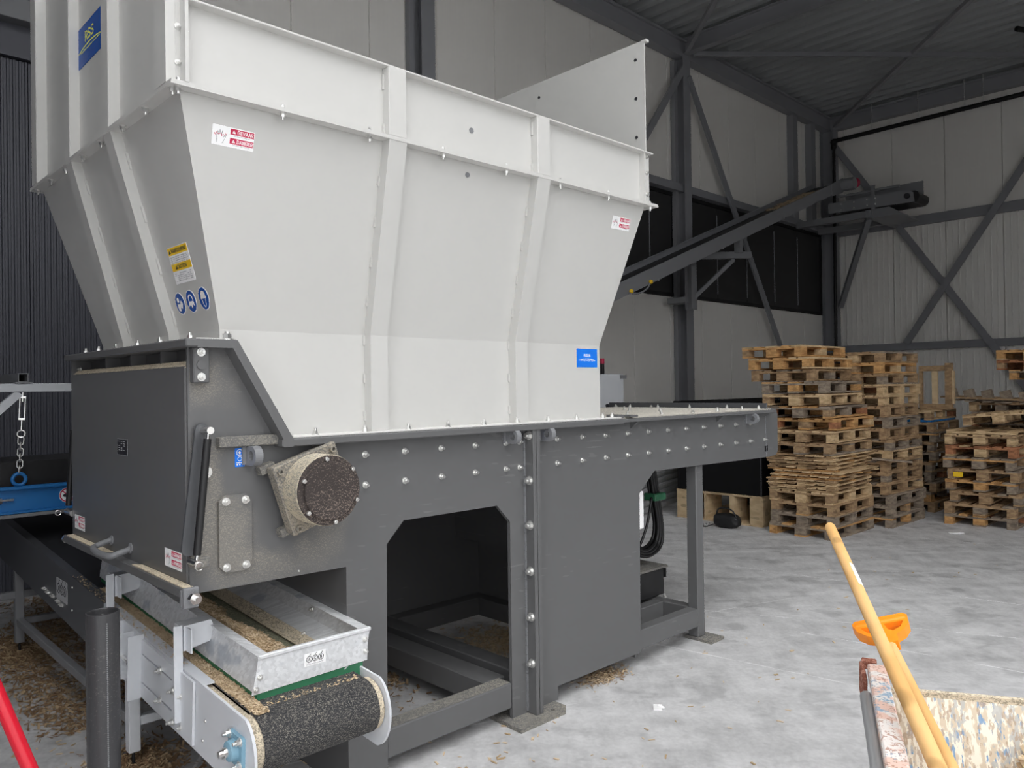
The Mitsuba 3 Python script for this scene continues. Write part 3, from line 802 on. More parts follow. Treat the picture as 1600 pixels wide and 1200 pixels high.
# end door
dr_ = part(S, 'end_door', box(1.072, 1.092, 2.782, 4.188, 0.965, 1.742, 0.003), 'm_door', label='dark end door with scuffed paint')
part(dr_, 'top_lip', moved(extr(Polygon([(0, 0), (0.02, 0), (0.045, 0.026), (0.03, 0.026)]), 1.405), frame((1.072, 4.187, 1.736), (1, 0, 0), (0, 0, 1))), 'm_tan')
part(S, 'end_frame', cat(box(1.075, 1.10, 4.180, 4.20, 0.94, 1.81), box(1.078, 1.10, 2.77, 2.782, 0.94, 1.81), box(1.16, 1.17, 2.79, 4.18, 1.5, 1.81), *[box(1.10, 1.16, y, y + 0.012, 1.6, 1.81) for y in (3.08, 3.42, 3.75)]), 'm_door')
bolt(S, (1.095, 4.11, 1.768), (-1, 0, 0), BOLT_S)
part(S, 'hinge_bar', box(1.035, 1.075, 2.70, 4.20, 0.935, 0.970, 0.003), 'm_door')
for pg in ([(1.040, 2.72), (1.07, 2.72), (1.07, 3.22), (1.042, 3.26)], [(1.042, 3.62), (1.07, 3.58), (1.07, 4.18), (1.04, 4.16)]):
    part(S, 'dust_layer', prism_xy(Polygon(pg), 0.9702, 0.974), 'm_tan', label='pale sawdust lying on the hinge bar')
for y, s in ((2.69, -1), (4.21, 1)):
    part(S, 'hinge_bolt', cat(cyl((1.055, y - 0.05 * s, 0.945), (1.055, y + 0.055 * s, 0.945), 0.010, 14), moved(trimesh.creation.cylinder(0.021, 0.022, sections=6), frame((1.055, y + 0.02 * s, 0.945), (1, 0, 0), (0, 0, 1)))), 'm_chrome', 30)
part(S, 'hinge_eye', cat(box(1.03, 1.083, 2.70, 2.717, 0.905, 0.975, 0.003), box(1.03, 1.083, 2.722, 2.74, 0.905, 0.965, 0.003)), 'm_grey')
hd = part(dr_, 'handle', tube(curve([(1.072, 3.60, 1.02), (1.03, 3.60, 1.01), (0.995, 3.585, 1.0), (0.985, 3.49, 0.995), (0.995, 3.375, 0.995), (1.03, 3.36, 1.005), (1.072, 3.36, 1.015)], 8), 0.0125, 12), 'm_grey', True)
for y in (3.60, 3.36):
    part(S, 'handle_collar', lathe([(0, 0), (0.022, 0), (0.022, 0.005), (0.013, 0.008), (0, 0.008)], (1.072, y, 1.018), (-1, 0, 0.1), 16), 'm_grey', 30)
np_ = Decal(S, 'name_plate', (1.072, 3.45, 1.425), (0, -1, 0), (0, 0, 1), sbox(-0.062, -0.035, 0.062, 0.035), 'm_grey')
part(dr_, 'name_plate_face', moved(cat([extr(sbox(-0.058, -0.031, 0.058, 0.031), 0.0018)]), np_.M), 'm_ink')
part(dr_, 'name_plate_print', moved(cat([box(-0.045 + 0.03 * (k % 3), -0.025 + 0.03 * (k % 3), 0.022 - 0.009 * (k // 3), 0.025 - 0.009 * (k // 3), 0.0018, 0.0022) for k in range(15) if k % 4 != 3]), np_.M), 'm_inkgrey')
danger_sticker(S, (1.072, 2.905, 1.040), (0, -1, 0), (0, 0, 1), 0.16, 0.066, 'red and white danger sticker low at the near corner of the door')
danger_sticker(S, (1.072, 4.07, 1.040), (0, -1, 0), (0, 0, 1), 0.155, 0.066, 'dusty red and white danger sticker low at the far corner of the door')

# ---- feed hopper
H = part(S, 'hopper', None or quadplate([(1.209, 2.80, 1.88), (3.387, 2.80, 1.88), (3.57, 2.61, 2.655), (1.0, 2.61, 2.655)], 0.006), 'm_light', label='light grey feed hopper, tapered below and upright above')
HB = 4.16
part(H, 'lower_panel', prism_xz([(1.44, 1.468), (3.387, 1.468), (3.387, 1.88), (1.209, 1.88), (1.209, 1.845)], 2.80, 2.806), 'm_light')
part(H, 'side_panel', quadplate([(1.209, HB, 1.88), (1.209, 2.80, 1.88), (1.0, 2.61, 2.655), (1.0, 4.36, 2.655)], 0.006), 'm_light')
part(H, 'side_panel', box(1.209, 1.215, 2.80, HB, 1.83, 1.88), 'm_light')
part(H, 'side_panel', quadplate([(3.387, 2.80, 1.88), (3.387, HB, 1.88), (3.57, 4.36, 2.655), (3.57, 2.61, 2.655)], 0.006), 'm_light')
part(H, 'side_panel', box(3.381, 3.387, 2.80, HB, 1.468, 1.88), 'm_light')
part(H, 'back_panel', cat(quadplate([(3.387, HB, 1.88), (1.209, HB, 1.88), (1.0, 4.36, 2.655), (3.57, 4.36, 2.655)], 0.006), box(1.209, 3.387, HB - 0.006, HB, 1.468, 1.88)), 'm_light')
ZF = 2.66
part(H, 'upper_front', box(1.0, 3.575, 2.604, 2.61, ZF, 2.952), 'm_light')
part(H, 'upper_side', box(1.0, 1.006, 2.61, 4.36, ZF, 3.60), 'm_light')
part(H, 'upper_side', cat(box(3.575, 3.583, 2.60, 4.36, ZF, 3.595), box(3.573, 3.60, 2.585, 2.62, 3.583, 3.597)), 'm_light')
part(H, 'upper_back', box(1.0, 3.575, 4.354, 4.36, ZF, 2.952), 'm_light')


def ring(x0, x1, y0, y1, w, z0, z1):
    o = sbox(x0 - w, y0 - w, x1 + w, y1 + w).difference(sbox(x0, y0, x1, y1))
    return prism_xy(o, z0, z1)


part(H, 'flange', ring(1.0, 3.583, 2.604, 4.36, 0.047, ZF - 0.0075, ZF - 0.0005), 'm_light')
part(H, 'flange', ring(1.0, 3.583, 2.604, 4.36, 0.045, ZF + 0.0005, ZF + 0.0085), 'm_light')
part(H, 'top_edge', cat(box(1.0, 3.60, 2.565, 2.61, 2.945, 2.954, 0.002)), 'm_light')
part(H, 'base_flange', cat(box(1.432, 3.46, 2.705, 2.806, 1.4685, 1.4765, 0.002), prism_xz([(1.238, 1.838), (1.449, 1.476), (1.438, 1.476), (1.226, 1.838)], 2.70, 2.806), box(1.09, 1.22, 2.72, 4.18, 1.8365, 1.842)), 'm_light')


def slope_bar(x0, x1, w, d, zs):
    """a front rib following the hopper wall; zs = [(z, y)], from bottom to top, sideways from x0 to x1"""
    ms = []
    for (za, ya), (zb, yb) in zip(zs[:-1], zs[1:]):
        fa, fb = (za - zs[0][0]) / (zs[-1][0] - zs[0][0]), (zb - zs[0][0]) / (zs[-1][0] - zs[0][0])
        xa, xb = x0 + (x1 - x0) * fa, x0 + (x1 - x0) * fb
        ms.append(trimesh.convex.convex_hull(np.array([(xa + s * w, ya - t * d + (1 - t) * 0.004, za) for s in (0, 1) for t in (0, 1)] + [(xb + s * w, yb - t * d + (1 - t) * 0.004, zb) for s in (0, 1) for t in (0, 1)])))
    return cat(ms)


for xa, xm, xb in ((1.832, 1.832, 1.808), (2.680, 2.678, 2.662)):
    r = part(H, 'rib', cat(slope_bar(xa, xm, 0.086, 0.05, [(1.477, 2.80), (1.882, 2.80)]), slope_bar(xm, xb, 0.086, 0.05, [(1.878, 2.80), (2.653, 2.61)])), 'm_light')
    wb_ = []
    for z in np.arange(1.52, 2.60, 0.16):
        y = 2.80 if z < 1.88 else 2.80 - 0.19 * (z - 1.88) / 0.775
        xx = xm if z < 1.88 else xm + (xb - xm) * (z - 1.88) / 0.775
        wb_.append(obar((xx - 0.003, y - 0.004, z), (xx - 0.003, y - 0.004 - (0.01 if z > 1.88 else 0), z + 0.04), 0.010, 0.010, (0, 1, 0)))
    part(H, 'weld_bead', cat(wb_), 'm_light', kind='stuff')
    part(H, 'rib', cat(box(xb, xb + 0.086, 2.56, 2.606, ZF + 0.008, 2.945, 0.003), box(xb - 0.007, xb + 0.002, 2.592, 2.606, ZF + 0.02, ZF + 0.06), box(xb - 0.007, xb + 0.002, 2.592, 2.606, 2.86, 2.92)), 'm_light')
for yt, yb_ in ((3.19, 3.185), (3.715, 3.735)):
    def P(z, out, y):
        xw = 1.209 if z < 1.88 else 1.209 - 0.209 * (z - 1.88) / 0.775
        return (xw - out, y, z)
    ms = [trimesh.convex.convex_hull(np.array([P(z, o, y) for z, y0 in ((1.878, yb_), (2.653, yt)) for o in (-0.003, 0.042) for y in (y0, y0 + 0.08)])),
          trimesh.convex.convex_hull(np.array([P(z, o, y) for z in (1.842, 1.88) for o in (-0.003, 0.042) for y in (yb_, yb_ + 0.08)]))]
    r = part(H, 'rib', cat(ms), 'm_light')
    part(H, 'weld_bead', cat([obar(P(z, 0.004, yb_ + (yt - yb_) * (z - 1.88) / 0.775 - 0.003), P(z + 0.06, 0.004, yb_ + (yt - yb_) * (z + 0.06 - 1.88) / 0.775 - 0.003), 0.010, 0.010) for z in np.arange(1.92, 2.6, 0.2)]), 'm_light', kind='stuff')
    part(H, 'rib', box(0.958, 1.003, yt + 0.015, yt + 0.095, ZF + 0.008, 3.6, 0.003), 'm_light')
part(H, 'corner_post', cat(box(0.953, 1.003, 4.27, 4.362, ZF + 0.008, 3.6, 0.003)), 'm_light')
part(H, 'corner_post', cat(box(0.953, 0.962, 2.60, 2.70, ZF + 0.008, 3.6), box(0.953, 1.0, 2.60, 2.612, ZF + 0.008, 3.6)), 'm_light')
part(H, 'corner_post', cat(box(1.0, 1.012, 2.556, 2.61, ZF + 0.008, 3.1), box(0.985, 1.03, 2.598, 2.606, ZF + 0.008, 3.6)), 'm_light')
part(H, 'corner_post', cat(box(3.545, 3.583, 2.585, 2.606, ZF + 0.008, 2.945), box(3.520, 3.528, 2.568, 2.606, ZF + 0.008, 2.945)), 'm_light')
for z in (2.72, 2.84, 2.93):
    bolt(H, (3.56, 2.585, z), (0, -1, 0), BOLT_S)
for z in (2.74, 2.86):
    bolt(H, (0.992, 2.598, z), (0, -1, 0), BOLT_S)
    bolt(H, (1.02, 2.604, z - 0.01), (0, -1, 0), BOLT_S)
HB1 = mikit.ply(cat(hexbolt(0.0095, 0.011, 0.012)), 'm_bolt')
for k in range(8):
    x = 0.985 + 0.371 * k
    bolt(H, (x, 2.580, ZF - 0.008), (0, 0, -1), HB1)
    bolt(H, (x, 2.580, ZF + 0.009), (0, 0, 1), BOLT_S)
for k in range(8):
    y = 2.60 + 0.25 * k
    bolt(H, (0.975, y, ZF - 0.008), (0, 0, -1), HB1)
for x in (1.56, 1.79, 2.01, 2.23, 2.45, 2.67, 2.89, 3.11, 3.33, 3.41):
    bolt(H, (x, 2.735, 1.4765), (0, 0, 1), BOLT)
bolt(H, (1.208, 2.735, 1.838), (0, 0, 1), BOLT_L)
for y in (2.85, 3.15, 3.40, 3.68, 3.92, 4.12):
    bolt(H, (1.12, y, 1.842), (0, 0, 1), BOLT)
for x, y, z in ((2.28, 2.604, 2.80), (2.27, 2.623, 2.605)):
    part(H, 'plugged_hole', cyl((x, y + 0.004, z), (x, y - 0.003, z), 0.0125, 20), 'm_grey', 30)
for y, z in ((2.66, 3.50), (2.66, 3.28), (2.66, 3.06), (3.42, 3.50)):
    part(H, 'hole_plug', cyl((3.577, y, z), (3.572, y, z), 0.009, 14), 'm_ink')
# stickers on the hopper
nf = unit(V(0, -0.775, -0.19))
fv = unit(V(0, -0.19, 0.775))


def on_front(x, z):
    return V(x, 2.80 - 0.19 * (z - 1.88) / 0.775, z)


def on_left(y, z):
    return V(1.209 - 0.209 * (z - 1.88) / 0.775, y, z)


lv = unit(V(-0.209, 0, 0.775))
danger_sticker(S, on_front(1.196, 2.543), (1, 0, 0), fv, 0.152, 0.068, 'red and white danger sticker on the hopper front, near its left corner')
danger_sticker(S, on_front(3.39, 2.542), (1, 0, 0), fv, 0.152, 0.068, 'red and white danger sticker on the hopper front, near its right edge')
rss_sign(S, (3.278, 2.80, 1.808), (1, 0, 0), (0, 0, 1), 0.172, 0.102, 'm_signblue', 'm_white', 'small blue logo sign on the lower hopper front')
rss_sign(S, (1.0, 3.575, 3.145), (0, -1, 0), (0, 0, 1), 0.38, 0.172, 'm_navy', 'm_logo', 'large blue logo sign high on the hopper end')
w, h = 0.187, 0.140
d = Decal(S, 'caution_sticker', on_left(2.975, 2.1355), (0, -1, 0), lv, sbox(-w / 2, -h / 2, w / 2, h / 2), 'm_white', 'white and yellow caution sticker on the hopper end')
for yc, word, hh in ((0.385, 'WAARSCHUWING', 0.95), (-0.05, 'CAUTION', 0.6)):
    d.add(sbox(-w * 0.49, (yc - 0.10) * h, w * 0.49, (yc + 0.10) * h), 'm_signyellow')
    d.add(tri(-w * hh * 0.42, yc * h, 0.13 * h), 'm_ink', 0.0005)
    d.text(word, 0.10 * h, w * 0.05 * (1 if hh > 0.9 else 0.6), yc * h, 'm_ink', width=w * hh * 0.78, lift=0.0005)
for y0, n in ((0.24, 5), (-0.21, 5)):
    for k in range(n):
        for j in range(7):
            if rng.random() < 0.88:
                d.add(sbox((-0.44 + 0.125 * j) * w, (y0 - 0.05 * k - 0.02) * h, (-0.44 + 0.125 * j + rng.uniform(0.07, 0.11)) * w, (y0 - 0.05 * k) * h), 'm_inkgrey')
d.done({'m_signyellow': 'yellow_bar', 'm_ink': 'lettering', 'm_inkgrey': 'small_print'})
for k, y in enumerate((3.085, 2.977, 2.86)):
    R = 0.044
    d = Decal(S, 'mandatory_sign', on_left(y, 1.997), (0, -1, 0), lv, Point(0, 0).buffer(R), 'm_white', ['round blue sign with a reading figure', 'round blue sign with a face wearing goggles', 'round blue sign with a helmeted head'][k])
    d.add(Point(0, 0).buffer(R * 0.93), 'm_navy')
    if k == 0:
        g = unary_union([Point(-0.012, 0.014).buffer(0.010), Polygon([(-0.024, 0.0), (0.0, -0.002), (0.012, 0.012), (0.026, 0.0), (0.014, -0.022), (0.0, -0.014), (-0.006, -0.03), (-0.024, -0.026)])])
        d.add(g, 'm_white', 0.0006)
    elif k == 1:
        g = unary_union([Point(0, 0.006).buffer(0.021).difference(Point(0, 0.004).buffer(0.017)), Polygon([(-0.02, 0), (0.02, 0), (0.026, -0.022), (0.012, -0.012), (0, -0.03), (-0.012, -0.012), (-0.026, -0.022)]), ]).difference(sbox(-0.015, 0.0, 0.015, 0.010))
        d.add(g, 'm_white', 0.0006)
    else:
        g = unary_union([Point(0, 0.010).buffer(0.019).intersection(sbox(-1, 0.004, 1, 1)), sbox(-0.023, 0.0, 0.023, 0.006), Polygon([(-0.017, 0), (0.017, 0), (0.012, -0.024), (0, -0.034), (-0.012, -0.024)]).difference(Polygon([(-0.014, 0), (0.014, 0), (0.010, -0.022), (0, -0.031), (-0.010, -0.022)]))])
        d.add(g, 'm_white', 0.0006)
    d.done({'m_navy': 'blue_disc', 'm_white': 'pictogram'})

# ---- hydraulic unit under the right half
hy = thing('hydraulic_unit', 'black hydraulic power unit standing inside the shredder base frame', 'hydraulic unit')
part(hy, 'tank', box(3.74, 4.46, 3.14, 3.70, 0.215, 0.40, 0.006), 'm_rubber')
part(hy, 'lid', cat(box(3.72, 4.48, 3.12, 3.72, 0.40, 0.415, 0.003)), 'm_dusty')
part(hy, 'filler_cap', tube([V(4.02, 3.25, 0.43) + 0.06 * V(math.cos(t), math.sin(t), 0) for t in np.linspace(0, 2 * math.pi, 24, endpoint=False)], 0.008, 8, True), 'm_rubber', True)
part(hy, 'latch', box(4.46, 4.475, 3.13, 3.16, 0.33, 0.39, 0.003), 'm_rubber')
bolt(hy, (4.42, 3.11, 0.205), (0, 0, 1), BOLT)
hs = thing('hydraulic_hoses', 'bundle of black hydraulic hoses hanging under the shredder table', 'hose')
for k in range(6):
    dx, dy = 0.026 * (k % 3) - 0.02, 0.03 * (k // 3)
    b = 0.02 * (k % 3) - 0.012 * (k // 3)
    part(hs, 'hose', tube(curve([(4.38 + dx, 3.20 + dy, 1.28), (4.42 + dx, 3.20 + dy, 1.05), (4.46 + dx, 3.20 + dy, 0.87), (4.50 + dx, 3.20 + dy, 0.68 - b), (4.47 + dx, 3.20 + dy, 0.565 - b), (4.33 + dx * 0.5, 3.19 + dy, 0.525 - b), (4.18, 3.20 + dy, 0.57 - b + 0.02 * (k // 3)), (3.95, 3.22 + dy, 0.64 - b)], 9), 0.0125, 8), 'm_hose', True)
part(hs, 'hose', tube(curve([(4.40, 3.19, 0.88), (4.33, 3.19, 0.68), (4.21, 3.19, 0.53), (4.02, 3.2, 0.42)], 9), 0.009, 8), 'm_hose', True)
part(hs, 'clamp', box(4.40, 4.53, 3.16, 3.26, 0.855, 0.905, 0.006), 'm_green', label='green plastic hose clamp')
hc = single('hose_guard', cat(prism_xz([(3.725, 0.792), (3.79, 0.80), (3.79, 1.02), (3.76, 1.02), (3.725, 0.97)], 2.81, 2.815), box(3.69, 3.73, 2.79, 2.81, 0.85, 0.95)), 'm_white', 'small white sheet metal guard on the shredder plate beside the hoses', 'guard')

# ---------------------------------------------------------------- discharge conveyor under the left end
C_ = 'belt_conveyor'
thing(C_, 'silver and dark grey belt conveyor running out from under the shredder', 'conveyor')
SL = math.radians(4.06)
CD, CN = V(0, math.cos(SL), math.sin(SL)), V(0, -math.sin(SL), math.cos(SL))
CO = V(0, 2.53, 0.452)


def cp_(x, s, h):
    return V(x, 0, 0) + CO + CD * s + CN * h


def cside(poly, x0, x1):
    p = poly if hasattr(poly, 'area') else Polygon(poly)
    return moved(extr(p, x1 - x0), frame(V(x0, 0, 0) + CO, CD, CN))


nose = [(0.62, -0.155)] + [(0.10 * math.sin(t) * 1.0 - 0.02, -0.02 + 0.135 * math.cos(t)) for t in np.linspace(math.pi * 1.08, math.pi * 1.93, 18)] + [(0.30, 0.112), (0.62, 0.112)]
part(C_, 'side_plate', cside(nose, 1.140, 1.150), 'm_silver')
part(C_, 'side_plate', cside(nose, 1.668, 1.678), 'm_silver')
part(C_, 'side_rail', cat(cside([(0.62, -0.155), (1.44, -0.155), (1.44, 0.112), (0.62, 0.112)], 1.140, 1.150), cside([(0.30, 0.108), (1.44, 0.108), (1.44, 0.113), (0.30, 0.113)], 1.140, 1.185), cside([(1.0, -0.155), (1.44, -0.155), (1.44, -0.150), (1.0, -0.150)], 1.140, 1.17)), 'm_silver')
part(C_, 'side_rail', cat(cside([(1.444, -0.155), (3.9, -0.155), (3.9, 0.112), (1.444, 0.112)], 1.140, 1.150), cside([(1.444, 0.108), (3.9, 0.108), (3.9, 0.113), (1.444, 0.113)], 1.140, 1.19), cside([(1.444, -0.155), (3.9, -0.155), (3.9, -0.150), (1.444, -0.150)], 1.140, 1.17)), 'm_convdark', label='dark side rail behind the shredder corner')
part(C_, 'side_rail', cside([(0.62, -0.155), (3.9, -0.155), (3.9, 0.112), (0.62, 0.112)], 1.668, 1.678), 'm_silver')
rp = 0.100
belt = [(3.9, rp), (0.0, rp)] + [(rp * math.cos(t), rp * math.sin(t)) for t in np.linspace(math.pi / 2, 1.5 * math.pi, 24)] + [(3.9, -rp)]
bm = profile_sheet([(s, h) for s, h in belt], CD, (1, 0, 0), V(1.185, 0, 0) + CO, 0.455)
# profile_sheet measures b along axis0 x axis1 = CD x X = -CN, so flip
bm = trimesh.Trimesh(np.array([V(1.185, 0, 0) + CO + CD * s + CN * h for s, h in belt] + [V(1.640, 0, 0) + CO + CD * s + CN * h for s, h in belt]),
                     np.array([f for i in range(len(belt) - 1) for f in ([i, i + 1, len(belt) + i + 1], [i, len(belt) + i + 1, len(belt) + i])]), process=False)
part(C_, 'belt', bm, 'm_belt', 40, label='black rubber belt powdered with sawdust')
part(C_, 'seal_strip', cside([(0.02, 0.088), (1.42, 0.088), (1.42, 0.092), (0.02, 0.092)], 1.150, 1.186), 'm_tan')
part(C_, 'pulley', cyl(cp_(1.156, 0, 0), cp_(1.662, 0, 0), 0.096, 40), 'm_tan', 30, label='end pulley caked with sawdust')
# flange bearing
bc = cp_(1.140, 0, 0.0)
fb = part(C_, 'flange_bearing', cat(moved(extr(sbox(-0.042, -0.042, 0.042, 0.042).buffer(0.010), 0.014), frame(bc, -CD, CN)), lathe([(0, 0), (0.036, 0), (0.033, 0.026), (0.022, 0.03), (0, 0.03)], bc - V(0.012, 0, 0), (-1, 0, 0), 24)), 'm_bearing', 30, label='blue grey flange bearing of the end pulley')
part(fb, 'shaft_end', cat(lathe([(0, 0), (0.017, 0), (0.017, 0.018), (0.011, 0.018), (0.011, 0.034), (0, 0.034)], bc - V(0.036, 0, 0), (-1, 0, 0), 18)), 'm_chrome', 30)
for a in (-1, 1):
    for b in (-1, 1):
        bolt(fb, bc + CD * a * 0.040 + CN * b * 0.040 - V(0.014, 0, 0), (-1, 0, 0))
for s, h in ((0.40, 0.0), (0.27, -0.01), (0.29, -0.09)):
    bolt(C_, cp_(1.140, s, h), (-1, 0, 0), RIVET, 'rivet')
# belt tensioner plate with slots, end flange and screw rod
tp = sbox(0.36, -0.135, 0.94, 0.105)
for hh in (0.045, -0.075):
    tp = tp.difference(sbox(0.56, hh - 0.004, 0.90, hh + 0.004))
tn = part(C_, 'tension_plate', cat(cside(tp, 1.128, 1.138), cside(sbox(0.90, -0.145, 0.905, 0.125), 1.075, 1.138)), 'm_silver')
part(tn, 'lug', cat(cside(sbox(1.03, -0.10, 1.036, 0.10), 1.07, 1.14), cside(sbox(1.16, -0.12, 1.166, 0.11), 1.06, 1.14)), 'm_silver')
part(tn, 'rod', cat(cyl(cp_(1.095, 0.92, 0.0), cp_(1.095, 1.30, 0.0), 0.008, 12), *[moved(trimesh.creation.cylinder(0.015, 0.014, sections=6), frame(cp_(1.095, s, 0.0), (1, 0, 0), CN)) for s in (0.93, 1.05, 1.13, 1.18)]), 'm_chrome', 30)
for s, h in ((0.68, 0.045), (0.68, -0.075)):
    bolt(tn, cp_(1.128, s, h), (-1, 0, 0))
for s in (0.52,):
    for hh in (0.02, -0.10):
        bolt(tn, cp_(1.118, s, hh), (-1, 0, 0))
        bolt(tn, cp_(1.128, s - 0.05, hh - 0.008), (-1, 0, 0), BOLT_S)
# brackets that carry the tray


def tray_bracket(y, z0, z1, zb):
    k = part(C_, 'tray_bracket', cat(box(1.105, 1.138, y, y + 0.006, z0, z1, 0.002), box(1.130, 1.138, y, y + 0.055, z0, z1), box(1.15, 1.155, y - 0.05, y, zb, z1 - 0.01)), 'm_silver')
    part(k, 'arm', moved(extr(Polygon([(0, 0), (0.10, 0.018), (0.125, 0.055), (0.105, 0.10), (0, 0.095)]), 0.075), frame((1.142, y + 0.075, zb), (1, 0, 0), (0, 0, 1))), 'm_silver')


tray_bracket(3.00, 0.40, 0.765, 0.665)
tray_bracket(3.80, 0.62, 0.83, 0.725)
# legs
for y, ztop in ((3.62, 0.40), (5.74, 0.53)):
    for x in (1.138, 1.628):
        lg = part(C_, 'leg', box(x, x + 0.05, y, y + 0.05, 0.07, ztop, 0.004), 'm_silver' if y < 5 else 'm_grey')
        part(lg, 'foot', cat(cyl((x + 0.025, y + 0.025, 0.012), (x + 0.025, y + 0.025, 0.075), 0.007, 10), lathe([(0, 0), (0.032, 0), (0.032, 0.008), (0.010, 0.02), (0, 0.02)], (x + 0.025, y + 0.025, 0), (0, 0, 1), 16)), 'm_rubber', 30)
    part(C_, 'crossbar', box(1.188, 1.628, y + 0.005, y + 0.045, 0.18, 0.22, 0.004), 'm_silver' if y < 5 else 'm_grey')
part(C_, 'stringer', box(1.143, 1.183, 3.67, 5.74, 0.185, 0.230, 0.004), 'm_grey')
part(C_, 'stringer', box(1.633, 1.673, 3.67, 5.74, 0.185, 0.230, 0.004), 'm_grey')
part(C_, 'crossbar', box(0.40, 1.628, 5.745, 5.785, 0.355, 0.400, 0.004), 'm_grey')
logo_acb(C_, cp_(1.140, 2.145, -0.005), (0, -1, 0), CN, 0.21, 0.115, 'm_inkgrey', 'grey maker plate with three ringed letters on the dark rail')
for s, h in ((2.47, -0.01), (2.40, -0.013), (2.30, -0.008), (2.19, -0.008), (2.125, -0.012)):
    for e in (0, 0.03):
        bolt(C_, cp_(1.140, s + e, h - 0.07), (-1, 0, 0), BOLT_S)
for s in (1.75, 1.2):
    for h in (0.06, -0.06):
        bolt(C_, cp_(1.140, s + 0.2, h), (-1, 0, 0), RIVET, 'rivet')
# galvanised tray over the belt, flared towards the top, with a green rubber skirt
TY0, TL = 2.605, 1.75


def tq(x, y, z):
    return V(x, y, z + (y - TY0) * 0.071)


def wallq(xa, za, xb, zb, y0, y1, th):
    return quadplate([tq(xa, y1, za), tq(xa, y0, za), tq(xb, y0, zb), tq(xb, y1, zb)], th)


tr = part(C_, 'tray', prism_xz([(1.222, 0.583), (1.698, 0.590), (1.702, 0.66), (1.712, 0.708), (1.250, 0.715), (1.236, 0.64)], TY0 - 0.004, TY0), 'm_galv', label='galvanised tray over the belt')
part(tr, 'wall', cat(wallq(1.235, 0.585, 1.255, 0.712, TY0, TY0 + TL, 0.004)), 'm_galv')
part(tr, 'wall', cat(quadplate([tq(1.688, TY0, 0.64), tq(1.688, TY0 + TL, 0.64), tq(1.700, TY0 + TL, 0.708), tq(1.700, TY0, 0.708)], 0.004), quadplate([tq(1.60, TY0, 0.575), tq(1.60, TY0 + TL, 0.575), tq(1.688, TY0 + TL, 0.642), tq(1.688, TY0, 0.642)], 0.004)), 'm_galv')
part(tr, 'rim', cat(box(1.245, 1.715, TY0 - 0.012, TY0 + 0.008, 0.702, 0.718, 0.004), quadplate([tq(1.285, TY0, 0.716), tq(1.285, TY0 + TL, 0.716), tq(1.245, TY0 + TL, 0.716), tq(1.245, TY0, 0.716)], 0.004),
                   quadplate([tq(1.715, TY0, 0.712), tq(1.715, TY0 + TL, 0.712), tq(1.672, TY0 + TL, 0.712), tq(1.672, TY0, 0.712)], 0.004)), 'm_galv')
part(tr, 'skirt', cat(prism_xz([(1.248, 0.545), (1.678, 0.535), (1.684, 0.60), (1.24, 0.60)], TY0 + 0.004, TY0 + 0.010), wallq(1.243, 0.545, 1.240, 0.60, TY0 + 0.01, TY0 + TL, 0.005)), 'm_green', label='green rubber skirt under the tray')
part(tr, 'floor_sheet', quadplate([tq(1.25, TY0 + 0.01, 0.60), tq(1.61, TY0 + 0.01, 0.575), tq(1.61, TY0 + TL, 0.575), tq(1.25, TY0 + TL, 0.60)], 0.003), 'm_traygreen')
part(tr, 'ledge', quadplate([tq(1.56, TY0 + 0.01, 0.590), tq(1.615, TY0 + 0.01, 0.612), tq(1.615, TY0 + TL, 0.612), tq(1.56, TY0 + TL, 0.590)], 0.004), 'm_tan')
for x, z in ((1.252, 0.640), (1.688, 0.672), (1.690, 0.625), (1.238, 0.60)):
    bolt(tr, (x, TY0 - 0.004, z), (0, -1, 0), BOLT_S)
for y, z in ((3.0, 0.685), (2.95, 0.61)):
    bolt(tr, tq(1.686 if z > 0.65 else 1.62, y, z), (-1, 0, 0), BOLT_S)
logo_acb(C_, (1.470, TY0 - 0.004, 0.654), (1, 0, 0), (0, 0, 1), 0.088, 0.046, 'm_white', 'white maker sticker with three ringed letters on the tray front')

# ---------------------------------------------------------------- wood chips


def chipmesh(P, size, flat=0.35, aspect=(2.0, 5.0)):
    P = np.asarray(P, float)
    n = len(P)
    L = size * nrg.uniform(0.5, 1.4, n)
    Wd = L / nrg.uniform(aspect[0], aspect[1], n)
    th = Wd * nrg.uniform(0.15, 0.4, n)
    yaw = nrg.uniform(0, 2 * math.pi, n)
    tilt = nrg.normal(0, flat, n)
    roll = nrg.normal(0, flat, n)
    cy, sy, ct, st, cr, sr = np.cos(yaw), np.sin(yaw), np.cos(tilt), np.sin(tilt), np.cos(roll), np.sin(roll)
    u = np.stack([cy * ct, sy * ct, st], 1)
    s0 = np.stack([-sy, cy, np.zeros(n)], 1)
    n0 = np.cross(u, s0)
    v = s0 * cr[:, None] + n0 * sr[:, None]
    w = np.cross(u, v)
    cs = np.array([(a, b, c) for a in (-0.5, 0.5) for b in (-0.5, 0.5) for c in (-0.5, 0.5)])
    Vv = P[:, None, :] + cs[None, :, 0:1] * (L[:, None, None] * u[:, None, :]) + cs[None, :, 1:2] * (Wd[:, None, None] * v[:, None, :]) + cs[None, :, 2:3] * (th[:, None, None] * w[:, None, :])
    f = np.array([[0, 1, 3], [0, 3, 2], [4, 6, 7], [4, 7, 5], [0, 4, 5], [0, 5, 1], [2, 3, 7], [2, 7, 6], [0, 2, 6], [0, 6, 4], [1, 5, 7], [1, 7, 3]])
    F = (np.arange(n)[:, None, None] * 8 + f[None]).reshape(-1, 3)
    return trimesh.Trimesh(Vv.reshape(-1, 3), F, process=False)


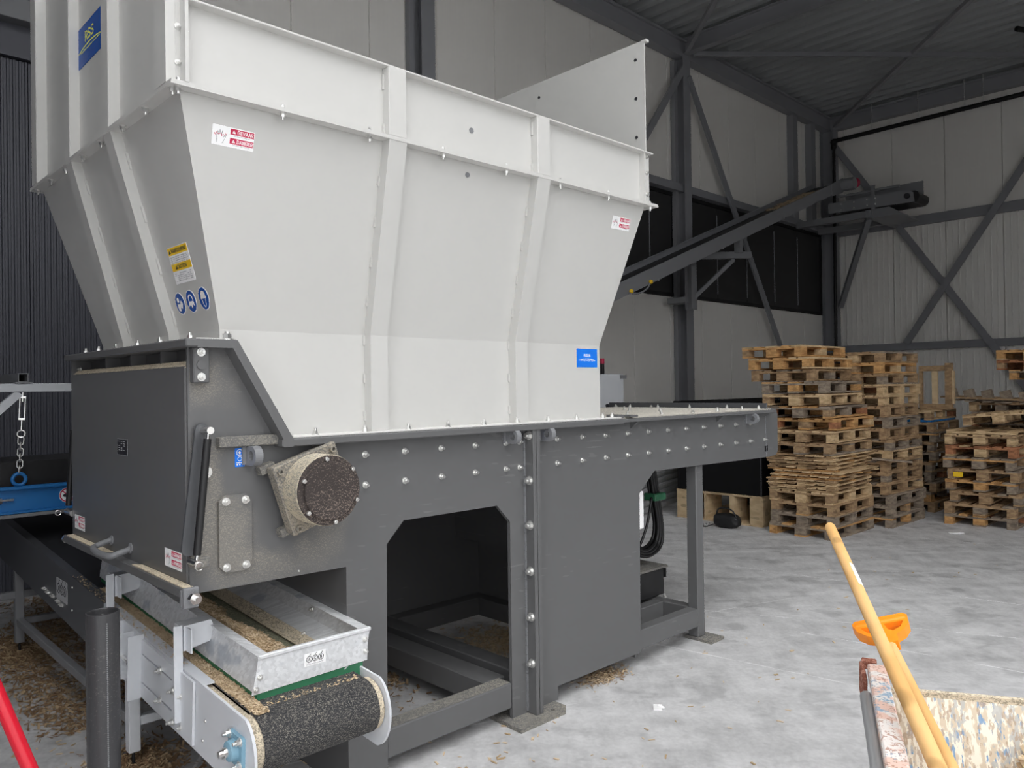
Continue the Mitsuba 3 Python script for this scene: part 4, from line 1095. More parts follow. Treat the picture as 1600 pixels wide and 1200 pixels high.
def chips(name, label, P, size, mats=(0, 1, 2), bed=None, **k):
    key = thing(name, label, 'wood chips', kind='stuff')
    P = np.asarray(P)
    pick = nrg.integers(0, len(mats), len(P))
    for i, m in enumerate(mats):
        part(key, 'chips', chipmesh(P[pick == i], size, **k), CHIPS[m], kind='stuff')
    if bed is not None:
        part(key, 'heap', bed, 'm_chip_tan', True, kind='stuff')
    return key


def heap_surface(fx, xs_, ys_):
    X, Y = np.meshgrid(xs_, ys_, indexing='ij')
    Z = fx(X, Y)
    nx, ny = X.shape
    Vv = np.stack([X, Y, Z], -1).reshape(-1, 3)
    F = [[i * ny + j, (i + 1) * ny + j, (i + 1) * ny + j + 1] for i in range(nx - 1) for j in range(ny - 1)] + [[i * ny + j, (i + 1) * ny + j + 1, i * ny + j + 1] for i in range(nx - 1) for j in range(ny - 1)]
    return trimesh.Trimesh(Vv, np.array(F), process=False)


def tray_heap(X, Y):
    c = 1.345 + 0.02 * np.sin(Y * 9)
    hgt = np.clip(0.085 - np.abs(X - c) * 0.60, 0, 1) * np.clip((Y - 2.62) / 0.25, 0, 1)
    return 0.592 + (Y - TY0) * 0.071 + hgt + 0.008 * (meshkit.noise(np.stack([X * 60, Y * 60, 0 * X], -1)) - 0.5) - 0.012 * (hgt <= 0)


pt = np.stack([nrg.normal(1.36, 0.075, 13000), nrg.uniform(2.63, 4.2, 13000)], 1)
pt = pt[(pt[:, 0] > 1.265) & (pt[:, 0] < 1.50 + 0.03 * np.sin(pt[:, 1] * 20))]
P = np.column_stack([pt, tray_heap(pt[:, 0], pt[:, 1]) + nrg.uniform(0, 0.006, len(pt))])
chips('wood_chips', 'pale wood chips heaped in the galvanised tray', P, 0.022, (0, 1), heap_surface(tray_heap, np.linspace(1.255, 1.485, 30), np.linspace(2.62, 4.3, 120)))
n = 12000
xb, sb = nrg.uniform(1.19, 1.24, n), nrg.uniform(-0.02, 1.7, n) ** 1.0
P = np.array([cp_(x, s, rp + 0.002 + abs(nrg.normal(0, 0.004))) for x, s in zip(xb, sb)])
P2 = np.array([cp_(x, s, rp + 0.002) for x, s in zip(nrg.uniform(1.2, 1.63, 160) ** 1.0, np.abs(nrg.normal(0, 0.02, 160)) + 0.02)])
P3 = np.array([cp_(x, s, 0.116) for x, s in zip(nrg.uniform(1.142, 1.185, 260), nrg.uniform(0.5, 2.0, 260))])
chips('sawdust', 'fine sawdust lying along the conveyor belt beside the tray', np.vstack([P, P2, P3]), 0.0062, (0, 0, 1), aspect=(1.1, 2.4))
# chips swept under and beside the conveyor
n = 26000
px_, py_ = nrg.uniform(0.9, 2.6, n), nrg.uniform(3.0, 7.2, n)
den = meshkit.fbm(np.stack([px_ * 1.7, py_ * 1.3, 0 * px_], -1), 4, 5)
edge = np.clip((px_ - (1.02 + 0.10 * np.sin(py_ * 3))) / 0.25, 0, 1) * np.clip((py_ - 3.0) / 0.5, 0, 1)
keep = nrg.random(n) < edge * np.clip((den - 0.36) / 0.16, 0.10, 1)
P = np.column_stack([px_, py_, nrg.uniform(0.002, 0.018, n)])[keep]
n2 = 2600
P2 = np.column_stack([nrg.normal(1.12, 0.10, n2), nrg.uniform(4.2, 6.2, n2), nrg.uniform(0.002, 0.010, n2)])
P3 = np.column_stack([nrg.normal(1.19, 0.085, 1300), nrg.normal(3.64, 0.10, 1300), nrg.uniform(0.002, 0.022, 1300)])
P4 = np.column_stack([nrg.normal(1.16, 0.09, 900), nrg.normal(5.72, 0.12, 900), nrg.uniform(0.002, 0.022, 900)])
chips('wood_chips', 'brown wood chips spilled on the floor under the conveyor', np.vstack([P, P2, P3, P4]), 0.028, (1, 1, 2, 2, 2), aspect=(2.5, 7.0))
P = np.column_stack([nrg.normal(3.45, 0.13, 1500), nrg.normal(3.70, 0.16, 1500), nrg.uniform(0.001, 0.012, 1500)])
chips('wood_chips', 'small patch of wood chips on the floor inside the shredder base', P, 0.022, (0, 1))
P = np.column_stack([nrg.normal(3.42, 0.09, 700), nrg.normal(2.84, 0.05, 700), nrg.uniform(0.001, 0.012, 700)])
chips('wood_chips', 'little pile of wood chips under the lower edge of the shredder plate', P, 0.016, (0, 1, 2))
ps = []
for x, y, s, k in ((2.2, 2.55, 0.25, 60), (2.6, 2.2, 0.4, 40), (4.0, 2.5, 0.6, 24), (5.5, 2.6, 1.2, 24), (3.5, 1.9, 0.6, 20), (1.45, 3.0, 0.3, 160), (1.0, 4.0, 0.3, 110), (0.9, 3.3, 0.2, 50), (7, 2.4, 1.2, 22), (2.0, 3.4, 0.5, 60)):
    ps.append(np.column_stack([nrg.normal(x, s, k), nrg.normal(y, s * 0.6, k), np.full(k, 0.003)])[: int(k * 0.7) + 1])
chips('wood_chips', 'stray wood chips scattered over the concrete floor', np.vstack(ps), 0.026, (0, 1, 0), flat=0.08)
single('paper_scrap', cat(chipmesh([(3.28, 2.36, 0.003)], 0.05, 0.05, (1.2, 1.4)), chipmesh([(3.30, 2.35, 0.006)], 0.04, 0.2, (1.2, 1.4))), 'm_white', 'white torn paper scrap on the floor before the shredder', 'paper')
single('paper_scrap', cat(chipmesh([(9.3, 2.75, 0.003)], 0.10, 0.05, (2, 2.4)), chipmesh([(9.34, 2.7, 0.006)], 0.06, 0.1, (1.4, 1.8))), 'm_white', 'white litter scrap on the floor before the right pallet stack', 'paper')

# ---------------------------------------------------------------- bollard and red pole at the door
bo = thing('bollard', 'black steel pipe bollard in front of the conveyor', 'bollard')
BX, BY, BR, BZ = 0.838, 2.925, 0.053, 0.895
part(bo, 'pipe', lathe([(0.0, 0.0), (BR, 0.0), (BR, BZ), (BR - 0.004, BZ + 0.001), (BR - 0.006, BZ - 0.004), (BR - 0.006, BZ - 0.05), (0, BZ - 0.05)], (BX, BY, 0), (0, 0, 1), 40), 'm_pole', 40)
wt = math.radians(-92)
part(bo, 'weld_seam', cat([trimesh.creation.icosphere(1, 0.003).apply_translation((BX + BR * math.cos(wt), BY + BR * math.sin(wt), z)) for z in np.arange(0.1, BZ - 0.03, 0.007)]), 'm_grey')
bolt(bo, (BX - 0.006, BY - 0.02, BZ - 0.02), (0, 0, 1), BOLT_S)
rd = thing('red_pole', 'bright red round pole leaning at the left edge of the photo', 'pole')
A, B = V(0.519, 2.840, 0.709), V(0.584, 2.779, 0.494)
dv = (B - A)
g0, g1 = B + dv * (0.494 - 0.01) / 0.215, A - dv * 7.6
steel('column', 'slim steel post at the left side of the entrance, outside the photo', box(-0.10, -0.02, 3.28, 3.36, 0, 7.2), 'column')
part(rd, 'pole', tube([g0, g1], 0.0215, 20), 'm_red', True)
part(rd, 'end_cap', cyl(g0 - unit(dv) * 0.05, g0 + unit(dv) * 0.004, 0.0225, 20), 'm_rubber', 30)

# ---------------------------------------------------------------- magnet separator and its gantry
ga = thing('magnet_gantry', 'grey steel gantry holding the blue magnet over the conveyor', 'gantry')
part(ga, 'beam', box(0.30, 2.35, 5.37, 5.43, 1.664, 1.715, 0.004), 'm_silver')
for x in (0.30, 2.30):
    part(ga, 'post', cat(box(x, x + 0.06, 5.37, 5.43, 0.012, 1.664, 0.004), box(x - 0.05, x + 0.11, 5.32, 5.48, 0, 0.012)), 'm_silver')
part(ga, 'brace', obar((0.36, 5.40, 0.93), (1.10, 5.40, 1.66), 0.045, 0.045, (0, 1, 0)), 'm_silver')
hol = sbox(-0.027, -0.027, 0.027, 0.027).difference(sbox(-0.022, -0.022, 0.022, 0.022))
part(ga, 'arm', moved(extr(hol, 2.1), frame((1.118, 7.47, 1.750), (1, 0, 0), (0, 0, 1))), 'm_grey')
part(ga, 'base_clip', box(1.075, 1.165, 5.365, 5.435, 1.715, 1.724), 'm_grey')
mg = thing('overband_magnet', 'blue magnet separator with black belt hanging across the conveyor', 'magnet separator')
part(mg, 'frame', cat(box(0.15, 2.2, 5.35, 5.36, 0.955, 1.10), box(0.15, 2.2, 5.31, 5.36, 1.088, 1.108, 0.003), box(0.15, 2.2, 5.31, 5.36, 0.948, 0.962, 0.003), box(0.15, 2.2, 5.95, 6.0, 0.95, 1.10, 0.003)), 'm_blue')
part(mg, 'base_strip', box(0.15, 2.2, 5.30, 5.36, 0.926, 0.946, 0.003), 'm_grey')
part(mg, 'belt', cat(prism_xz(sbox(0.22, 0.99, 2.1, 1.17).buffer(0.075), 5.42, 5.94)), 'm_rubber')
bolt(mg, (1.353, 5.36, 0.972), (0, -1, 0), BOLT_S)
bolt(mg, (1.045, 5.36, 0.955), (0, -1, 0), BOLT_S)
part(mg, 'adjuster', cat(cyl((0.95, 5.335, 1.028), (1.055, 5.335, 1.030), 0.008, 10), moved(trimesh.creation.cylinder(0.017, 0.02, sections=6), frame((0.985, 5.335, 1.028), (0, 1, 0), (0, 0, 1)))), 'm_chrome')
part(mg, 'eye', tube([V(1.083, 5.335, 1.148) + 0.034 * V(math.cos(t), 0, math.sin(t)) for t in np.linspace(0, 2 * math.pi, 28, endpoint=False)], 0.0105, 12, True), 'm_blue', True)
d = Decal(mg, 'warning_sign', (1.342, 5.35, 1.028), (1, 0, 0), (0, 0, 1), Point(0, 0).buffer(0.046), 'm_white', 'round white sign with red ring and bar')
d.add(Point(0, 0).buffer(0.043).difference(Point(0, 0).buffer(0.036)), 'm_signred')
d.add(unary_union([Point(-0.014, -0.002).buffer(0.010), Polygon([(0.0, 0.016), (0.022, 0.014), (0.03, -0.01), (0.012, -0.006), (-0.004, 0.006)])]), 'm_ink')
d.add(line([(-0.026, 0.026), (0.026, -0.026)], 0.007), 'm_signred', 0.0006)
d.done({'m_signred': 'red_ring', 'm_ink': 'pictogram'})
ch = thing('lifting_chain', 'steel chain with turnbuckle between gantry and blue magnet', 'chain')
c0, c1 = V(1.118, 5.385, 1.655), V(1.086, 5.340, 1.185)
cd = unit(c1 - c0)
cl = np.linalg.norm(c1 - c0)


def oval(c, d, side, L, w, r, n=24):
    return tube([c + d * (L / 2 - w / 2) * (1 if math.cos(t) > 0 else -1) + d * math.cos(t) * w / 2 + side * math.sin(t) * w / 2 for t in np.linspace(0, 2 * math.pi, n, endpoint=False)], r, 8, True)


sx = unit(V(1, -0.35, 0) - cd * np.dot(V(1, -0.35, 0), cd))
sy = np.cross(cd, sx)
tb = part(ch, 'turnbuckle', cat(*[cyl(c0 + cd * 0.02 + sx * s, c0 + cd * 0.155 + sx * s, 0.0045, 10) for s in (-0.014, 0.014)], *[obar(c0 + cd * t - sx * 0.017, c0 + cd * t + sx * 0.017, 0.012, 0.012, cd) for t in (0.022, 0.153)], cyl(c0 + cd * 0.16, c0 + cd * 0.225, 0.005, 10), cyl(c0 - cd * 0.01, c0 + cd * 0.05, 0.005, 10)), 'm_chrome', 30)
part(ch, 'shackle', oval(c0 + cd * 0.242, cd, sx, 0.042, 0.040, 0.006), 'm_chrome', True)
for k in range(6):
    part(ch, 'link', oval(c0 + cd * (0.282 + 0.0345 * k), cd, sx if k % 2 == 0 else sy, 0.050, 0.030, 0.0045), 'm_chrome', True)

# ---------------------------------------------------------------- cabinet, inclined and cross conveyor at the back
cb = thing('electrical_cabinet', 'light grey electrical cabinet behind the shredder hopper', 'cabinet')
part(cb, 'body', box(6.9, 7.72, 6.0, 6.4, 0.1, 1.80, 0.006), 'm_silver')
part(cb, 'plinth', box(6.92, 7.70, 6.02, 6.38, 0.0, 0.1), 'm_convdark')
part(cb, 'vent', box(7.65, 7.77, 5.99, 6.0, 1.745, 1.79), 'm_grey')
for k in range(4):
    part(cb, 'switch', cat(cyl((7.38 + 0.075 * k, 6.0, 1.415), (7.38 + 0.075 * k, 5.98, 1.415), 0.022, 14), box(7.372 + 0.075 * k, 7.388 + 0.075 * k, 5.97, 5.98, 1.395, 1.435)), 'm_ink')
lt = part(cb, 'signal_tower', cyl((7.43, 6.1, 1.80), (7.43, 6.1, 1.93), 0.026, 18), 'm_black', 30)
part(lt, 'lens', cyl((7.43, 6.1, 1.93), (7.43, 6.1, 1.995), 0.027, 18), 'm_signred', 30)
ic = thing('inclined_conveyor', 'long dark inclined conveyor climbing along the back wall', 'conveyor')
sl = 0.3715


def iz(x):
    return 3.03 + sl * (x - 8.146)


def ipanel(y0, y1, a, b, x0=1.78, x1=14.9):
    return prism_xz([(x0, iz(x0) + a), (x1, iz(x1) + a), (x1, iz(x1) + b), (x0, iz(x0) + b)], y0, y1)


part(ic, 'side_rail', cat(ipanel(6.30, 6.312, -0.205, 0.0), ipanel(6.30, 6.34, -0.205, -0.197), ipanel(6.30, 6.33, -0.006, 0.0)), 'm_grey')
part(ic, 'side_rail', cat(ipanel(6.80, 6.812, -0.205, 0.045), ipanel(6.77, 6.812, 0.039, 0.045)), 'm_steel')
part(ic, 'belt', ipanel(6.32, 6.80, -0.06, -0.048), 'm_rubber')
part(ic, 'belt', ipanel(6.33, 6.79, -0.19, -0.18), 'm_rubber')
for yy in (6.31, 6.75):
    part(ic, 'leg', box(4.6, 4.66, yy, yy + 0.05, 0.0, iz(4.63) - 0.19, 0.004), 'm_grey')
    part(ic, 'leg', box(2.2, 2.26, yy, yy + 0.05, 0.0, iz(2.23) - 0.19, 0.004), 'm_grey')
part(ic, 'end_plate', cat(prism_xz([(14.5, iz(14.5) - 0.22), (15.0, iz(15.0) - 0.26), (15.12, iz(15.0) - 0.05), (15.0, iz(15.0) + 0.03), (14.5, iz(14.5) + 0.01)], 6.288, 6.30)), 'm_grey')
mo = part(ic, 'motor', cat(cyl((14.98, 6.05, 5.47), (14.98, 6.30, 5.47), 0.11, 24), box(14.92, 15.1, 6.08, 6.28, 5.36, 5.46)), 'm_grey', 30)
part(mo, 'fan_cover', cyl((15.10, 6.16, 5.49), (15.26, 6.16, 5.53), 0.10, 20), 'm_signred', 30)
for xx in (8.9, 10.6, 12.6):
    part(ic, 'cable_clip', box(xx, xx + 0.03, 6.292, 6.30, iz(xx) - 0.21, iz(xx) - 0.18), 'm_steel')
cab = part(ic, 'cable', tube(curve([(8.25, 6.29, iz(8.25) - 0.19), (8.45, 6.28, iz(8.45) - 0.25), (8.62, 6.28, iz(8.62) - 0.24), (8.70, 6.29, iz(8.7) - 0.19)], 8), 0.012, 8), 'm_grey', True)
for xx in (8.28, 8.72):
    part(ic, 'cable_gland', trimesh.creation.icosphere(2, 0.03).apply_translation((xx, 6.285, iz(xx) - 0.175)), 'm_signyellow', True)
P = np.array([(x, nrg.uniform(6.4, 6.75), iz(x) - 0.04) for x in nrg.uniform(12.8, 14.3, 500)])
chips('wood_chips', 'wood chips lying near the top of the inclined conveyor', P, 0.05, (0, 1))
br = thing('conveyor_bracket', 'grey steel bracket carrying the inclined conveyor on the middle column', 'bracket')
part(br, 'post', ibeam((10.72, 6.95, 2.86), (10.72, 6.95, 3.75), 0.13, 0.15, up=(0, 1, 0)), 'm_grey')
part(br, 'arm', obar((10.68, 6.95, 3.72), (11.62, 6.40, 3.76), 0.10, 0.11, bev=0.004), 'm_grey')
part(br, 'strut', obar((10.75, 6.92, 3.05), (11.35, 6.55, 3.68), 0.06, 0.06), 'm_grey')
part(br, 'hanger', box(11.33, 11.43, 6.42, 6.52, 3.78, iz(11.38) - 0.2), 'm_grey')
part(br, 'clamp', cat(box(10.62, 10.9, 6.99, 7.34, 3.55, 3.64), box(10.62, 10.9, 6.99, 7.34, 2.98, 3.07)), 'm_grey')
cc = thing('cross_conveyor', 'dark short conveyor on a platform high in the hall corner', 'conveyor')
part(cc, 'side_plate', prism_yz([(5.10, 4.98), (6.7, 5.02), (6.7, 5.22), (5.25, 5.22), (5.12, 5.16)], 15.28, 15.30), 'm_grey')
part(cc, 'side_plate', prism_yz([(5.10, 4.98), (6.7, 5.02), (6.7, 5.22), (5.25, 5.22), (5.12, 5.16)], 15.84, 15.86), 'm_grey')
part(cc, 'belt', cat(box(15.31, 15.83, 5.12, 6.7, 5.17, 5.19), box(15.31, 15.83, 5.12, 6.7, 4.97, 4.99)), 'm_rubber')
part(cc, 'roller', cyl((15.31, 5.13, 5.08), (15.83, 5.13, 5.08), 0.11, 28), 'm_rubber', 30)
part(cc, 'roller_bearing', cyl((15.24, 5.22, 5.10), (15.28, 5.22, 5.10), 0.05, 18), 'm_ink', 30)
part(cc, 'guard', cat(prism_yz([(5.13, 5.30), (6.6, 5.33), (6.6, 5.47), (5.13, 5.47)], 15.86, 15.87), box(15.84, 15.88, 5.13, 5.35, 5.0, 5.47)), 'm_grey')
part(cc, 'guard_rail', cat(box(15.25, 15.29, 5.35, 6.5, 5.30, 5.34), box(15.25, 15.29, 5.80, 5.86, 4.95, 5.42)), 'm_grey')
for y in (5.8, 5.95, 6.2, 6.45):
    for z in (5.06, 5.17):
        bolt(cc, (15.28, y, z), (-1, 0, 0), BOLT)
pf = thing('conveyor_platform', 'grey steel support frame under the cross conveyor', 'support frame')
part(pf, 'beam', box(15.2, 15.32, 5.95, 7.34, 4.82, 4.94, 0.004), 'm_grey')
part(pf, 'beam', box(16.2, 16.32, 5.95, 7.34, 4.82, 4.94, 0.004), 'm_grey')
part(pf, 'beam', box(15.2, 16.6, 5.86, 5.95, 4.80, 4.95, 0.004), 'm_grey')
part(pf, 'plate', box(15.28, 16.3, 5.35, 5.86, 4.80, 4.83), 'm_grey')
part(pf, 'plate', prism_yz([(5.35, 4.83), (5.86, 4.83), (5.86, 4.97), (5.55, 4.97)], 15.3, 15.32), 'm_grey')
part(pf, 'strut', obar((15.35, 5.95, 4.82), (16.72, 7.1, 3.3), 0.10, 0.10), 'm_grey')

# ---------------------------------------------------------------- black crate, profiles, bag
bk = thing('black_crate', 'large flat black crate standing on pale wooden blocks', 'crate')
part(bk, 'body', box(8.25, 10.6, 4.44, 5.59, 0.355, 1.43, 0.008), 'm_crate')
part(bk, 'lid', box(8.22, 10.63, 4.41, 5.62, 1.43, 1.455, 0.004), 'm_crate')
part(bk, 'edge_strip', box(8.242, 8.25, 4.44, 4.452, 0.36, 1.42), 'm_convdark')
part(bk, 'deck_board', box(8.25, 10.6, 4.44, 5.60, 0.330, 0.355), 'm_ply')
part(bk, 'block', box(8.255, 8.275, 5.38, 5.60, 0.02, 0.33, 0.002), 'm_ply')
part(bk, 'block', box(8.255, 8.62, 5.185, 5.21, 0.02, 0.33, 0.002), 'm_ply')
part(bk, 'block', box(8.255, 8.56, 4.80, 4.865, 0.02, 0.33, 0.002), 'm_ply')
part(bk, 'block', box(8.255, 8.275, 4.43, 4.60, 0.02, 0.33, 0.002), 'm_ply')
part(bk, 'block', box(8.275, 8.8, 4.43, 4.452, 0.02, 0.33, 0.002), 'm_ply')
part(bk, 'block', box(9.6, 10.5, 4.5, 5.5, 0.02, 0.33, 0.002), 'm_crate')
part(bk, 'base_board', box(8.25, 10.6, 4.44, 5.60, 0.0, 0.02), 'm_ply')
for k in range(6):
    z = 0.08 + 0.085 * k
    o = 0.04 * k
    m = cat(obar((7.98, 6.02 + o * 0.3, 0.045 + 0.078 * k), (9.9, 5.97 + o * 0.3, 0.245 + 0.078 * k), 0.10, 0.068, bev=0.003), obar((7.98, 5.967 + o * 0.3, 0.045 + 0.078 * k), (9.9, 5.917 + o * 0.3, 0.245 + 0.078 * k), 0.012, 0.026))
    single('aluminium_profile', m, 'm_alu', 'silver aluminium profile in the slanting bundle behind the hoses, %s' % ['lowest', 'second from below', 'third from below', 'third from the top', 'second from the top', 'topmost'][k], 'profile', 'aluminium profiles behind the crate')
single('timber_bearer', cat(box(9.55, 9.70, 5.85, 6.25, 0, 0.175, 0.004)), 'm_wood_brown', 'timber bearer under the far end of the aluminium profiles', 'timber')
cl_ = thing('cable_clamp', 'light metal clamp lying before the aluminium profiles', 'clamp')
part(cl_, 'jaw', cat(obar((7.72, 5.98, 0.05), (7.86, 5.98, 0.40), 0.04, 0.05), obar((7.80, 5.98, 0.05), (7.72, 5.98, 0.30), 0.04, 0.04), box(7.68, 7.9, 5.94, 6.02, 0.0, 0.05)), 'm_silver')
bg = thing('tool_bag', 'small black tool bag on the floor before the black crate', 'bag')
bgm = trimesh.creation.icosphere(3, 1.0)
v = bgm.vertices.copy()
v = np.sign(v) * np.abs(v) ** 0.72
v *= np.array([0.085, 0.165, 0.085])
v += 0.012 * (meshkit.noise(v * 30)[:, None] - 0.5)
v[:, 2] = np.maximum(v[:, 2] + 0.083, 0.0)
part(bg, 'body', trimesh.Trimesh(v + V(7.99, 4.74, 0), bgm.faces, process=False), 'm_rubber', True)
part(bg, 'strap', tube(curve([(7.95, 4.86, 0.13), (7.94, 4.82, 0.215), (7.94, 4.72, 0.235), (7.95, 4.64, 0.20), (7.96, 4.60, 0.12)], 8), 0.009, 8), 'm_hose', True)
part(bg, 'strap', tube(curve([(7.90, 4.86, 0.04), (7.84, 4.93, 0.015), (7.80, 4.97, 0.03), (7.84, 5.0, 0.012)], 8), 0.007, 8), 'm_hose', True)
for k in range(4):
    part(bg, 'buckle', trimesh.creation.icosphere(1, 0.010).apply_translation((7.87 - 0.015 * k, 4.90 + 0.03 * k, 0.05 - 0.008 * k)), 'm_grey')

# ---------------------------------------------------------------- pallets
PA, PB = 0.715, 1.04     # euro pallet in the scene's scale: width, length
PH = 0.126
P_ = {}


def pm(name, m):
    P_[name] = {k: mikit.ply(m, k) for k in WOODS}


pm('wide', box(-PB / 2, PB / 2, -0.062, 0.062, 0, 0.018))
pm('slim', box(-PB / 2, PB / 2, -0.043, 0.043, 0, 0.018))
pm('cross', box(-0.062, 0.062, -PA / 2, PA / 2, 0, 0.018))
pm('blk', box(-0.062, 0.062, -0.043, 0.043, 0, 0.070, 0.003))
pm('blkc', box(-0.062, 0.062, -0.062, 0.062, 0, 0.070, 0.003))
ORD = ['lowest', 'second', 'third', 'fourth', 'fifth', 'sixth', 'seventh', 'eighth', 'ninth', 'tenth', 'eleventh', 'twelfth', 'thirteenth', 'fourteenth', 'fifteenth', 'sixteenth', 'seventeenth', 'eighteenth', 'nineteenth', 'twentieth', 'twenty-first', 'twenty-second']


def pallet(x, y, z, yaw, tone, label, group, tilt=(0, 0), flip=False, s=1.0, detail=True):
    t = thing('wooden_pallet', label, 'pallet', group)
    M = T().translate([x, y, z]).rotate([0, 0, 1], yaw).rotate([1, 0, 0], tilt[0]).rotate([0, 1, 0], tilt[1]).scale([s, s, 1.0])
    if flip:
        M = M @ T().translate([0, 0, PH]).rotate([1, 0, 0], 180)

    def put(nm, kind, px, py, pz, ms):
        part(t, nm, P_[kind][rng.choice(ms)], None, to_world=M @ T().translate([px, py, pz]))
    main = [WOODS[tone]] * 3 + [WOODS[(tone + 1) % 4]]
    ys3 = (-PA / 2 + 0.043, 0, PA / 2 - 0.043)
    for i, yy in enumerate(ys3):
        put('bottom_board', 'slim' if i != 1 else 'wide', 0, yy, 0, main)
        for xx in (-PB / 2 + 0.062, 0, PB / 2 - 0.062):
            put('block', 'blk' if i != 1 else 'blkc', xx, yy, 0.018, main + [WOODS[rng.choice((1, 2, 4))]])
    for xx in (-PB / 2 + 0.062, 0, PB / 2 - 0.062):
        put('cross_board', 'cross', xx, 0, 0.088, main)
    for kd, yy in (('wide', -PA / 2 + 0.062), ('slim', -0.165), ('wide', 0), ('slim', 0.165), ('wide', PA / 2 - 0.062)):
        put('deck_board', kd, 0, yy, 0.106, main)
    return t


G1, G2, G4 = 'pallets in the front stack', 'pallets in the second stack', 'pallets in the right stack'
st1 = [(8.555, 3.878, 0.000, -1.3, 3), (8.575, 3.882, 0.122, 0.5, 3), (8.570, 3.872, 0.246, 0.3, 2), (8.570, 3.887, 0.368, 0.0, 1)]
st1u = [(8.590, 3.897, 0.885, -0.9, 2), (8.600, 3.898, 1.017, 1.6, 1), (8.640, 3.878, 1.150, 0.8, 0), (8.540, 3.906, 1.282, 1.8, 3), (8.530, 3.950, 1.415, 3.0, 1), (8.540, 3.960, 1.548, 2.6, 3), (8.560, 4.090, 1.680, 1.9, 2), (8.490, 4.067, 1.812, -1.3, 0), (8.52, 4.16, 1.945, -1.6, 0)]
tot = len(st1) + len(st1u)
for i, (x, y, z, yaw, tn_) in enumerate(st1):
    pallet(x, y, z, yaw, tn_, 'wooden pallet, %s from the floor in the front stack beside the shredder' % ORD[i] if i else 'wooden pallet on the floor at the foot of the front stack', G1)
for i, (x, y, z, yaw, tn_) in enumerate(st1u):
    pallet(x, y, z, yaw, tn_, ('wooden pallet directly on the thin slatted frames in the front stack' if i == 0 else 'topmost orange-brown pallet of the front stack' if i == 8 else 'wooden pallet, %s above the thin slatted frames in the front stack' % ORD[i]), G1)
# thin slatted frames between them
TF = {}
for k in WOODS:
    TF['l', k] = mikit.ply(box(-PB / 2 - 0.02, PB / 2 + 0.02, -0.045, 0.045, 0, 0.014), k)
    TF['c', k] = mikit.ply(box(-0.04, 0.04, -PA / 2 - 0.02, PA / 2 + 0.02, 0, 0.014), k)
    TF['b', k] = mikit.ply(box(-0.04, 0.04, -0.05, 0.05, 0, 0.014), k)
for i, (x, y, z, yaw) in enumerate(((8.57, 3.899, 0.494, 3.1), (8.57, 3.898, 0.537, 2.3), (8.57, 3.897, 0.580, 2.3), (8.58, 3.879, 0.623, 3.6), (8.60, 3.830, 0.666, 1.3), (8.62, 3.94, 0.709, 4.9), (8.64, 3.92, 0.752, 3.0), (8.58, 3.910, 0.795, 1.4), (8.62, 3.898, 0.838, -0.3))):
    t = thing('slatted_frame', 'thin slatted wooden frame, %s of the nine layered in the front stack' % ORD[i] if i else 'thin slatted wooden frame, lowest of the nine layered in the front stack', 'wooden frame', 'thin slatted frames in the front stack')
    M = T().translate([x, y, z]).rotate([0, 0, 1], yaw)
    w = WOODS[1]
    for xx in (-PB / 2 + 0.05, 0, PB / 2 - 0.05):
        part(t, 'cross_board', TF['c', rng.choice((w, w, WOODS[0]))], None, to_world=M @ T().translate([xx, 0, 0]))
        for yy in (-PA / 2 + 0.05, 0, PA / 2 - 0.05):
            part(t, 'spacer', TF['b', rng.choice((w, WOODS[2]))], None, to_world=M @ T().translate([xx, yy, 0.014]))
    for k in range(7):
        yy = -PA / 2 + 0.03 + (PA - 0.06) * k / 6
        part(t, 'slat', TF['l', rng.choice((w, w, WOODS[2]))], None, to_world=M @ T().translate([rng.uniform(-0.03, 0.03), yy, 0.028]))
# second stack
for i in range(16):
    z = 0.1255 * i
    sh = 0.006 * i + rng.uniform(-0.02, 0.02)
    yaw = rng.uniform(-4, 0)
    pallet(9.665 - sh * 0.7, 3.66 + sh * 0.7, z, yaw, (3, 3, 3, 2, 2, 2, 1, 2, 2, 3, 2, 1, 1, 2, 0, 2)[i], ('wooden pallet on the floor at the foot of the second stack' if i == 0 else 'topmost pallet of the second stack, behind the front one' if i == 15 else 'wooden pallet, %s from the floor in the second stack behind the front one' % ORD[i]), G2, s=0.94)
single('loose_board', obar((9.02, 3.50, 0.792), (9.16, 3.12, 0.765), 0.09, 0.016), 'm_wood_grey', 'loose grey board sticking out between front and second stack', 'board')
# third stack, deep between the others
for i in range(9):
    pallet(11.15 + rng.uniform(-0.02, 0.02), 3.72 + rng.uniform(-0.03, 0.03), 0.1265 * i, 1.5 * rng.uniform(-1, 1), (2, 3, 2, 3)[i % 4], 'wooden pallet, %s in the half-hidden stack between second and right stack' % (ORD[i] if i else 'lowest'), 'pallets in the hidden stack', s=0.98)
single('blue_board', box(10.66, 11.6, 3.40, 3.95, 1.139, 1.165), 'm_blue', 'blue board lying on the half-hidden pallet stack', 'board')
for i in range(1):
    pallet(11.15, 3.75, 1.165, 0.5, 1, 'wooden pallet on the blue board of the half-hidden stack', 'pallets in the hidden stack', s=0.98)
fr = thing('standing_frame', 'wooden frame standing upright on the half-hidden stack', 'wooden frame')
FX, FZ = 11.02, 1.292
part(fr, 'rail', box(FX, FX + 0.06, 3.26, 3.66, FZ, FZ + 0.07, 0.003), 'm_wood_brown')
part(fr, 'rail', box(FX, FX + 0.06, 3.26, 3.66, FZ + 0.50, FZ + 0.57, 0.003), 'm_wood_brown')
part(fr, 'stile', box(FX - 0.02, FX + 0.06, 3.26, 3.34, FZ, FZ + 0.60, 0.003), 'm_wood_brown')
part(fr, 'stile', box(FX, FX + 0.06, 3.24, 3.262, FZ + 0.07, FZ + 0.50, 0.003), 'm_ply')
